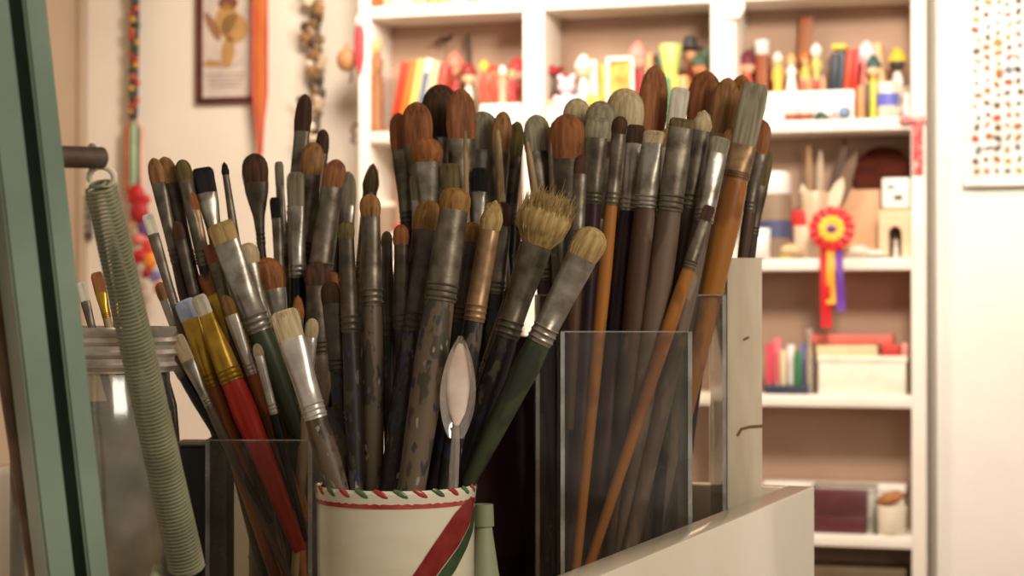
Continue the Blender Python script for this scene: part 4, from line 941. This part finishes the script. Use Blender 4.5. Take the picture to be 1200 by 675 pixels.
# --- small clear pot (rim row 517, columns 247..360)
brush('L', (232, 345), (302, 520), 17, 26, 84, 'flat', 'white', 'gold', 'red', 'bright red-handled brush with gold ferrule '+Lb, -.016, -.02, 24)
brush('L', (216, 350), (272, 520), 22, 26, 84, 'flat', 'blue', 'gold', 'orange', 'brush with pale blue-white flat head and gold ferrule, left of the red-handled one', -.004, -.014, 17)
brush('L', (256, 260), (354, 520), 28, 26, 112, 'flat', 'straw', 'nickel', 'green', 'wide grey-ferruled flat brush with yellowish head crossing the small clear pot', -.002, -.006, 26)
brush('L', (178, 184), (258, 520), 16, 32, 96, 'filbert', 'tan', 'dull', 'brown', 'brush with reddish-brown head, leftmost tall one '+Lb, .02, .014, 12)
brush('L', (192, 182), (275, 520), 18, 34, 100, 'filbert', 'tan', 'murk', 'brown', 'pale brown feathery brush, second tall one '+Lb, .026, .02, 12)
brush('L', (212, 186), (286, 520), 15, 26, 104, 'dome', 'olive', 'dull', 'dark', 'tall brush with small olive rounded head '+Lb, .02, .006, 14)
brush('L', (236, 195), (300, 520), 22, 32, 70, 'flat', 'black', 'nickel', 'taupe', 'tall flat brush with jet black head '+Lb, .024, .018, 14)
brush('L', (262, 189), (312, 520), 7, 16, 105, 'round', 'black', 'dull', 'brown', 'very thin tall brush with tiny black tip '+Lb, .03, .022, 9)
brush('L', (262, 345), (326, 520), 15, 26, 74, 'filbert', 'ochre', 'white', 'orange', 'brown-handled brush with black-ringed bright ferrule '+Lb, -.012, -.012, 12)
brush('L', (240, 318), (318, 520), 18, 30, 60, 'flat', 'orange', 'gold', 'brown', 'short gold-ferruled brush with orange-brown head above the red handle', .012, .002, 10)
brush('L', (300, 402), (330, 520), 10, 16, 70, 'filbert', 'cream', 'white', 'black', 'small brush with bright white ferrule and black handle '+Lb, -.018, -.018, 9)
brush('L', (190, 400), (262, 520), 12, 20, 30, 'flat', 'black', 'dull', 'black', 'short black-handled brush at the left of the small clear pot', -.012, -.02, 11)
brush('L', (206, 392), (266, 520), 15, 34, 60, 'flat', 'cream', 'nickel', 'taupe', 'low brush with cream head and silver ferrule, left side of the small clear pot', -.020, -.022, 10)
brush('L', (287, 284), (346, 520), 20, 26, 80, 'dome', 'cream', 'nickel', 'brown', 'brush with rounded cream tuft right of the wide grey ferrule', .014, .010, 12)
brush('L', (311, 300), (352, 520), 30, 40, 80, 'dome', 'sable', 'nickel', 'orange', 'brush with fat glossy chestnut head '+Lb, .018, .016, 16)
brush('L', (350, 345), (344, 520), 12, 30, 60, 'round', 'orange', 'nickel', 'brown', 'short upright brush with orange-brown pointed head '+Lb, .004, -.002, 9)
brush('L', (172, 250), (254, 520), 12, 26, 90, 'flat', 'white', 'dull', 'brown', 'slim brush with whitish head at the far left of the small clear pot', .004, -.004, 9)
brush('L', (206, 258), (270, 520), 12, 24, 80, 'filbert', 'dark', 'murk', 'green', 'dark filbert behind the pale blue-headed brush', .010, .008, 11)
brush('L', (324, 350), (340, 520), 20, 30, 80, 'flat', 'sable', 'dull', 'orange', 'flat reddish-brown brush right of the green handle '+Lb, .020, .022, 14)
# --- dark tin behind (rim row ~474)
brush('M', (297, 178), (322, 478), 26, 36, 74, 'filbert', 'dark', 'murk', 'brown', 'dark oval-headed brush under the tip of the orange ribbon', -.016, -.02, 9)
brush('M', (326, 188), (344, 478), 9, 30, 84, 'flat', 'grey', 'nickel', 'taupe', 'narrow silvery brush beside the dark oval head '+Mb, .0, -.014, 9)
brush('M', (322, 230), (338, 478), 10, 26, 80, 'flat', 'black', 'dull', 'dark', 'small black-tipped brush between the silvery ones '+Mb, -.025, -.028, 10)
brush('M', (346, 200), (352, 478), 18, 42, 84, 'flat', 'grey', 'nickel', 'black', 'flat brush with long grey head and black handle '+Mb, -.018, -.022, 17)
brush('M', (357, 108), (330, 478), 17, 46, 100, 'filbert', 'dark', 'dull', 'brown', 'tallest brush with dark brown head beside the shell garland', .012, .008, 18)
brush('M', (368, 165), (338, 478), 22, 40, 96, 'dome', 'tan', 'dull', 'brown', 'brush with broad tan head in front of the shell garland', -.004, -.006, 22)
brush('M', (394, 185), (352, 478), 22, 34, 108, 'filbert', 'sable', 'dull', 'taupe', 'brown-headed brush with wide ferrule leaning right '+Mb, -.022, -.014, 25)
brush('M', (409, 199), (398, 478), 16, 42, 90, 'filbert', 'grey', 'nickel', 'dark', 'grey filbert brush, rightmost tall one '+Mb, .006, .006, 14)
brush('M', (398, 222), (382, 478), 20, 36, 90, 'dome', 'dark', 'murk', 'dark', 'dark round-headed brush under the wide-ferruled one '+Mb, .012, .014, 16)
brush('M', (372, 305), (376, 478), 26, 30, 80, 'filbert', 'dark', 'murk', 'taupe', 'low brush with dark head and thick taupe handle '+Mb, -.030, -.030, 26)
brush('M', (437, 190), (408, 478), 15, 36, 100, 'round', 'olive', 'dull', 'brown', 'brush with greenish pointed head just above the round tan one', .018, .012, 14)
brush('M', (388, 318), (394, 478), 16, 28, 70, 'flat', 'orange', 'dull', 'black', 'short brush with rusty flat head near the right side of the dark tin', -.012, -.016, 14)
brush('M', (345, 290), (366, 478), 16, 28, 90, 'flat', 'black', 'murk', 'black', 'black flat brush deep in the middle of the dark tin', .016, .016, 16)
# --- maroon tin (rim row ~455, columns 475..606)
brush('C', (466, 130), (494, 458), 21, 46, 88, 'filbert', 'sable', 'dull', 'dark', 'slim brown-headed brush, leftmost '+Cb, .0, .0, 14)
brush('C', (487, 117), (506, 458), 32, 52, 80, 'filbert', 'sable', 'dull', 'dark', 'second brown brush from the left '+Cb, -.01, -.012, 16)
brush('C', (517, 96), (518, 458), 36, 66, 80, 'dome', 'dark', 'nickel', 'dark', 'large very dark domed brush, tallest left '+Cb, .014, .012, 22)
brush('C', (541, 101), (540, 458), 29, 62, 82, 'filbert', 'sable', 'dull', 'brown', 'tall oval chestnut brush with amber centre '+Cb, -.014, -.016, 26)
brush('C', (500, 160), (512, 458), 30, 30, 80, 'dome', 'orange', 'nickel', 'dark', 'squat orange-brown mop in front of the large dark one', -.026, -.022, 20)
brush('C', (567, 128), (558, 458), 31, 48, 80, 'filbert', 'grey', 'nickel', 'dark', 'grey-cream oval brush right of the tall chestnut one', .010, .008, 18)
brush('C', (589, 128), (572, 458), 20, 48, 82, 'filbert', 'tan', 'dull', 'brown', 'upright tan brush right of the grey-cream oval '+Cb, -.004, -.004, 16)
brush('C', (606, 140), (584, 458), 17, 44, 80, 'filbert', 'olive', 'dull', 'dark', 'narrow olive-brown brush, rightmost '+Cb, .012, .010, 14)
brush('C', (528, 190), (528, 458), 20, 34, 80, 'flat', 'olive', 'murk', 'dark', 'low olive flat brush half hidden in the middle of the maroon tin', -.030, -.030, 18)
brush('C', (562, 195), (556, 458), 16, 30, 90, 'flat', 'black', 'nickel', 'dark', 'black flat brush with shiny ferrule low in the maroon tin', -.022, -.026, 16)
brush('C', (487, 205), (500, 458), 12, 30, 90, 'flat', 'grey', 'nickel', 'plum', 'narrow grey flat brush low at the left of the maroon tin', -.020, -.026, 12)
brush('C', (590, 235), (572, 458), 20, 30, 80, 'filbert', 'dark', 'dull', 'dark', 'dark filbert low at the right of the maroon tin', -.022, -.024, 18)
# --- nearest clear pot (rim row 392, columns 665..802)
brush('A', (727, 135), (702, 392), 15, 22, 84, 'dome', 'dark', 'dull', 'ochre', 'brush with long ochre handle, front left '+Ab, -.020, -.020, 13)
brush('A', (700, 134), (686, 392), 24, 28, 78, 'filbert', 'grey', 'dull', 'plum', 'grey-headed brush with plum handle at the left of the nearest clear pot', .004, .0, 18)
brush('A', (746, 145), (722, 392), 18, 24, 80, 'flat', 'dark', 'nickel', 'plum', 'dark-headed brush right of the ochre handle '+Ab, .006, -.004, 18)
brush('A', (766, 152), (742, 392), 22, 16, 76, 'flat', 'cream', 'nickel', 'brown', 'brush with a very short cream stub and silver ferrule '+Ab, -.014, -.012, 24)
brush('A', (800, 138), (764, 392), 26, 12, 98, 'flat', 'olive', 'dull', 'taupe', 'thick taupe-handled brush with worn-down dark stub '+Ab, -.016, -.014, 26)
brush('A', (826, 128), (783, 392), 18, 26, 92, 'round', 'cream', 'dull', 'brown', 'brush with small white pointed tip near the right '+Ab, .002, .002, 20)
brush('A', (846, 160), (794, 392), 20, 20, 84, 'flat', 'grey', 'nickel', 'taupe', 'rightmost brush '+Ab+', taupe handle against the edge', -.006, -.012, 20)
brush('A', (681, 180), (672, 392), 14, 24, 80, 'filbert', 'dark', 'dull', 'brown', 'leftmost brush with small dark head '+Ab, -.018, -.018, 14)
brush('A', (785, 150), (752, 392), 16, 24, 84, 'flat', 'tan', 'nickel', 'dark', 'tan flat brush squeezed between the taupe and the stubby cream one', .016, .014, 16)
# inside: an ochre handle crossing lower behind the front wall
brush('A', (832, 240), (775, 410), 12, 20, 60, 'flat', 'dark', 'dull', 'ochre', 'ochre-handled brush slanting steeply behind the clear front wall', -.021, -.021, 14)
# --- wide rear clear pot (rim row ~348, columns 636..842)
brush('B', (628, 132), (642, 350), 28, 46, 82, 'filbert', 'grey', 'dull', 'dark', 'grey oval brush with dark flank, leftmost '+Bb, .0, -.01, 20)
brush('B', (664, 131), (660, 350), 35, 56, 74, 'dome', 'sable', 'murk', 'dark', 'broad dark chestnut flat brush at the left '+Bb, -.012, -.012, 30)
brush('B', (676, 113), (674, 350), 26, 44, 80, 'dome', 'cream', 'dull', 'dark', 'cream dome brush peeping above the broad chestnut one', .016, .014, 18)
brush('B', (704, 116), (694, 350), 28, 48, 76, 'dome', 'grey', 'nickel', 'dark', 'pale greyish round mop, left of the two pale mops', -.006, -.012, 22)
brush('B', (736, 101), (716, 350), 36, 56, 76, 'dome', 'cream', 'nickel', 'dark', 'large whitish mop brush, right of the two pale mops', .006, .004, 24)
brush('B', (771, 73), (742, 350), 31, 88, 80, 'filbert', 'sable', 'dull', 'dark', 'very long glossy brown oval brush, tallest of all', .012, .010, 26)
brush('B', (797, 100), (768, 350), 19, 46, 80, 'flat', 'white', 'nickel', 'brown', 'narrow white flat brush between the tall brown one and the brown mops', .0, -.004, 18)
brush('B', (831, 80), (796, 350), 34, 66, 76, 'filbert', 'sable', 'dull', 'brown', 'broad brown mop brush, left of the pair at the right', .014, .012, 26)
brush('B', (856, 88), (812, 350), 28, 70, 78, 'filbert', 'tan', 'dull', 'taupe', 'lighter brown mop brush, right of the pair', -.002, .0, 22)
brush('B', (872, 85), (826, 350), 26, 66, 78, 'filbert', 'orange', 'dull', 'brown', 'reddish brown brush behind the grey slab-headed one', .020, .020, 20)
brush('B', (888, 94), (832, 350), 27, 78, 40, 'flat', 'grey', 'copper', 'ochre', 'flat brush with long grey slab head and orange handle at the right', -.024, -.026, 26)
brush('B', (862, 148), (822, 350), 22, 36, 70, 'dome', 'tan', 'nickel', 'taupe', 'light tan round brush in front of the brown mops', -.018, -.022, 20)
brush('B', (715, 165), (706, 350), 20, 20, 80, 'flat', 'dark', 'dull', 'plum', 'short dark-stubbed brush in front of the pale mops '+Bb, -.026, -.026, 20)
brush('W', (893, 138), (870, 305), 22, 42, 70, 'filbert', 'sable', 'dull', 'brown', 'brown-headed brush standing in the white wooden tube', -.002, -.002, 12)
brush('W', (898, 172), (878, 305), 17, 46, 60, 'filbert', 'olive', 'murk', 'brown', 'yellow-olive-headed brush standing in the white wooden tube', .002, .004, 11)
brush('L', (222, 222), (292, 520), 12, 26, 70, 'filbert', 'orange', 'copper', 'orange', 'slim coppery brush between the olive and the black-headed ones', .016, .012, 10)
brush('L', (246, 285), (308, 520), 16, 24, 60, 'flat', 'sable', 'dull', 'brown', 'small square-ended reddish brush just left of the wide grey ferrule', .008, .006, 12)
brush('L', (186, 330), (256, 520), 12, 22, 70, 'dome', 'tan', 'nickel', 'brown', 'thin tan-tipped brush low at the left side of the small clear pot', .016, .018, 10)
brush('L', (270, 325), (334, 520), 12, 22, 70, 'filbert', 'cream', 'gold', 'ochre', 'golden ferrule brush behind the black-ringed one', .004, .0, 11)
brush('L', (366, 372), (356, 520), 13, 24, 60, 'dome', 'cream', 'white', 'tan', 'short brush with cream tip and shiny white ferrule, right corner of the small pot', -.004, -.008, 10)
brush('M', (380, 150), (346, 478), 13, 30, 90, 'filbert', 'dark', 'murk', 'dark', 'tall thin dark brush beside the broad tan one', .020, .018, 13)
brush('M', (334, 262), (344, 478), 18, 28, 90, 'filbert', 'olive', 'murk', 'dark', 'thick dull olive brush in the left of the dark tin', .004, .002, 20)
brush('M', (362, 250), (358, 478), 16, 24, 90, 'flat', 'dark', 'dull', 'dark', 'dull dark flat brush in the middle of the dark tin', .002, .0, 20)
brush('K', (470, 262), (474, 574), 15, 24, 100, 'dome', 'sable', 'murk', 'dark', 'dark brush with chestnut dome just left of the golden oval one', .006, .004, 18)
brush('K', (570, 300), (508, 574), 15, 24, 90, 'filbert', 'dark', 'copper', 'plum', 'plum-handled brush behind the coppery ferrule', .022, .010, 15)
brush('B', (632, 225), (640, 350), 16, 24, 80, 'flat', 'dark', 'dull', 'plum', 'plum-handled dark flat brush at the far left of the wide rear pot', -.022, -.022, 18)
brush('B', (652, 240), (654, 350), 16, 24, 80, 'flat', 'olive', 'dull', 'taupe', 'taupe-handled olive flat brush near the left of the wide rear pot', -.020, -.020, 18)
# --- jar on the left
brush('J', (112, 318), (128, 384), 12, 26, 30, 'flat', 'orange', 'gold', 'tan', 'orange-tipped brush poking out of the glass jar', .0, .0, 9)
brush('J', (132, 335), (138, 384), 10, 20, 28, 'flat', 'straw', 'gold', 'tan', 'yellowish small brush poking out of the glass jar', .014, .014, 8)
brush('J', (94, 330), (108, 384), 10, 24, 40, 'flat', 'white', 'dull', 'tan', 'white-tipped brush leaning left in the glass jar', -.01, -.01, 8)

# handles standing bare end up, wedged between the brushes
def stick(pot, tip, low, wpx, col, label, dt=0, dl=0):
    kind, cx, cy, a, b, h = POT[pot]
    A = P(tip[0], tip[1], cy+dt); B = P(low[0], low[1], cy+dl); d = (A-B).normalized(); k = (cy+dt)/FPX; rr_ = wpx*k/2
    base = B.copy()
    while True:
        q_ = base-d*.002
        if q_.z < ZT+.005: break
        if kind == 'cyl' and math.hypot(q_.x-cx, q_.y-cy) > a-rr_: break
        if kind == 'box' and (abs(q_.x-cx) > a-rr_ or abs(q_.y-cy) > b-rr_): break
        base = q_
    x = Vector((1, 0, 0)); x = (x-d*x.dot(d)).normalized(); M = Matrix((x, d.cross(x), d)).transposed().to_4x4(); M.translation = base
    L = (A-base).length
    root = bpy.data.objects.new('upturned_brush', None); C.objects.link(root); root.matrix_world = M; tag(root, label, 'paint brush')
    bm = NB(); loft(bm, [(L*.30, rr_*.9, rr_*.9), (L*.5, rr_*1.2, rr_*1.2), (L*.8, rr_*.85, rr_*.85), (L*.97, rr_*.7, rr_*.7), (L, rr_*.35, rr_*.35)], 12); obj('handle', bm, HA[col], root)
    bm = NB(); loft(bm, [(L*.12, rr_*1.1, rr_*.6), (L*.22, rr_*1.05, rr_*.9), (L*.31, rr_*.97, rr_*.97)], 14); obj('ferrule', bm, FE['dull'], root)
    bm = NB(); loft(bm, [(0, rr_*.4, rr_*.2), (L*.05, rr_*1.1, rr_*.5), (L*.13, rr_*1.05, rr_*.55)], 12); obj('bristles', bm, BR['dark'], root)
stick('C', (545, 153), (552, 458), 8, 'tan', 'thin tan handle end sticking up in front of the tall chestnut brush', -.034, -.02)
stick('C', (583, 152), (598, 458), 11, 'tan', 'pale wooden handle end upturned right of the tan brush', -.028, .004)
stick('B', (618, 166), (648, 350), 10, 'tan', 'tan handle end upturned beside the leftmost grey oval brush', -.030, -.022)
stick('B', (645, 168), (652, 350), 9, 'sand', 'grey-tan handle end in front of the broad chestnut brush', -.034, -.026)
# bare painted sticks that fill the pots between the brushes
def filler(pot, n, xs, y, dd, cols, label, group, seed):
    rg = random.Random(seed)
    for i in range(n):
        x = xs[0]+(xs[1]-xs[0])*(i+.5)/n; dt = rg.uniform(*dd)
        brush(pot, (x+rg.uniform(4, 18), y+rg.uniform(0, 35)), (x, POT_Y[pot]), rg.uniform(12, 18), rg.uniform(20, 30), rg.uniform(70, 90), rg.choice(('flat', 'filbert', 'dome')),
              rg.choice(('dark', 'olive', 'sable')), rg.choice(('dull', 'murk')), rg.choice(cols), label, dt, dt, rg.uniform(13, 19), group=group)
POT_Y = {'A': 394, 'B': 350, 'C': 458, 'L': 520, 'M': 478, 'K': 574}
filler('A', 6, (680, 795), 205, (.012, .024), ('plum', 'brown', 'dark'), 'dull brush packed deep at the back of the nearest clear pot', 'packed brushes of the nearest clear pot', 1)
filler('B', 10, (642, 836), 190, (.010, .026), ('plum', 'dark', 'taupe'), 'dull brush packed deep at the back of the wide rear pot', 'packed brushes of the wide rear pot', 2)
filler('C', 8, (486, 600), 215, (.012, .024), ('plum', 'dark'), 'dull brush packed deep at the back of the maroon tin', 'packed brushes of the maroon tin', 3)

# ------------------------------------------------------------------ green spring-balanced lamp arm
lamp_g = mat('lamp_green', srgb(136, 154, 136), .35, noise=srgb(112, 132, 116), nscale=16, coat=.1)
rust = mat('rusty_metal', srgb(110, 96, 84), .45, .5, noise=srgb(80, 62, 50), nscale=60)
la = P(95, 760, .70); lb = P(-17, -190, .62)
root = thing('desk_lamp', 'green spring-balanced lamp arm standing at the far left, out of focus', 'lamp', (la.x, la.y, la.z-.03))
def rel(v): return v - Vector(root.location)
d = (lb-la).normalized(); x = Vector((1, 0, 0)); x = (x-d*x.dot(d)).normalized(); y = d.cross(x)     # y points away from camera-ish
s_ = .0112; wt = .0016
# C-channel outline (open towards the right front), lips turned in
outl = [(-1, 1), (-1, -1), (1, -1), (1, 1), (.12, 1), (.12, 1-.24), (1-.24, 1-.24), (1-.24, -1+.24), (-1+.24, -1+.24), (-1+.24, 1-.24), (-.30, .76), (-.30, 1)]
rot = math.radians(180+28)
bm = NB(); rings = []
for p in (la, lb):
    ring = []
    for (u_, v_) in outl:
        uu = u_*math.cos(rot)-v_*math.sin(rot); vv = u_*math.sin(rot)+v_*math.cos(rot)
        ring.append(bm.verts.new(rel(p+x*uu*s_+y*vv*s_)))
    rings.append(ring)
n = len(outl)
for i in range(n): bm.faces.new((rings[0][i], rings[0][(i+1) % n], rings[1][(i+1) % n], rings[1][i]))
bm.faces.new(rings[0]); bm.faces.new(rings[1])
es = [e for e in bm.edges if abs((e.verts[0].co-e.verts[1].co).length) > .05]
bmesh.ops.bevel(bm, geom=es, offset=.0010, segments=3, affect='EDGES')
obj('upper_arm', bm, lamp_g, root)
# side strap of the arm
p0 = P(50, 183, .665); p1 = P(121, 185, .685)
bm = NB(); tube(bm, [rel(p0), rel(p0.lerp(p1, .97)), rel(p1)], [.0040, .0040, .0031], 18); obj('pin', bm, rust, root)
bm = NB(); tube(bm, [rel(P(105, 184, .685)), rel(P(110, 184, .685))], .0050, 18); obj('washer', bm, mat('pale_washer', srgb(190, 180, 165), .3, .7, noise=srgb(140, 130, 115), nscale=80), root)
sa = P(117, 214, .69); sb = P(220, 668, .76); ax = (sb-sa); Ls = ax.length; ax.normalize()
ex = Vector((1, 0, 0)); ex = (ex-ax*ex.dot(ax)).normalized(); ey = ax.cross(ex)
turns = 104; pts = []
for i in range(turns*14+1):
    t = i/(turns*14); a_ = 2*PI*i/14; f = min(1, t*turns/1.5+.35, (1-t)*turns/1.5+.35)
    rS = (.0056+.0014*t)*f
    pts.append(rel(sa+ax*Ls*t+(ex*math.cos(a_)+ey*math.sin(a_))*rS))
bm = NB(); tube(bm, pts, .00064, 6); obj('spring', bm, mat('spring_paint', srgb(150, 148, 118), .35, .15, noise=srgb(124, 124, 98), nscale=50), root)
bm = NB(); c_ = P(119, 207, .69)
tube(bm, [rel(c_+Vector((-.0+.0046*math.cos(t), -.001*math.sin(t), .0038*math.sin(t)-.0002))) for t in [(-.3+i*.12)*PI for i in range(13)]], .0012, 8); obj('spring_hook', bm, mat('cream_hook', srgb(226, 216, 190), .4), root)
bm = NB(); pb = P(224, 700, .765)
tube(bm, [rel(sb-ax*.003), rel(sb+ax*.004), rel(pb)], .0012, 8); tube(bm, [rel(pb+Vector((0, -.006, 0))), rel(pb+Vector((0, .006, 0)))], .003, 12); obj('lower_hook', bm, rust, root)
bm = NB(); m0 = P(94, 740, .698)
v = pb-m0; tube(bm, [rel(m0), rel(m0.lerp(pb, .5)+Vector((0, 0, -.006))), rel(pb)], [.0055, .0048, .0042], 10); obj('bracket', bm, lamp_g, root)
bm = NB(); pq = P(186, 662, .76); tube(bm, [rel(m0.lerp(pb, .6)), rel(pq+Vector((-.001, 0, -.004))), rel(pq)], [.002, .0022, .0018], 8); obj('lever', bm, pl(176, 182, 150), root)
bm = NB(); cl = Vector((la.x, la.y, la.z)); fz = ZT
loft(bm, [(fz, .030, .030), (fz+.006, .032, .032), (fz+.010, .029, .029), (fz+.013, .012, .012), (la.z+.004, .011, .011)], 28, Matrix.Translation((la.x-root.location.x, la.y-root.location.y, -root.location.z)))
obj('base', bm, rust, root)
ra = P(48, 700, .715); rb = P(-25, 230, .66)
bm = NB(); tube(bm, [rel(ra), rel(rb)], .0032, 10); obj('tie_rod', bm, mat('rusty_rod', srgb(128, 100, 78), .5, .2, noise=srgb(92, 70, 54), nscale=50), root)


filler('K', 6, (392, 540), 385, (.018, .028), ('black', 'dark'), 'short blackened brush sunk at the back of the ceramic cup', 'short brushes sunk in the ceramic cup', 4)
filler('M', 4, (340, 398), 330, (.015, .028), ('black', 'dark'), 'short dark brush sunk at the back of the dark tin', 'short brushes sunk in the dark tin', 5)
def nest(child, parent, thing_name):
    rt = bpy.data.objects[thing_name]; kids = list(rt.children)
    ps = [o for o in kids if o.name.split('.')[0] == parent]
    for o in kids:
        if o.name.split('.')[0] == child and ps: o.parent = ps[0]
nest('washer', 'pin', 'desk_lamp'); nest('spring_hook', 'spring', 'desk_lamp'); nest('lower_hook', 'spring', 'desk_lamp')
nest('painted_figure', 'paper', 'framed_print'); nest('grey_script_lines', 'paper', 'framed_print'); nest('red_edging', 'ribbon', 'orange_ribbon')
nest('tiny_pictures', 'board', 'collage_poster'); nest('dried_paint', 'bowl', 'plastic_spoon'); nest('button', 'inner_petal', 'ribbon_rosette')
for l, os_ in labels.items():
    if len(l.split()) > 16 or len(l.split()) < 4: print('LONG', len(l.split()), l)
for l, os_ in labels.items():
    if len(os_) > 1 and not all(g for _, g in os_): print('DUP LABEL', l, os_)
print('brushes', brush_count, 'things', sum(len(v) for v in labels.values()))
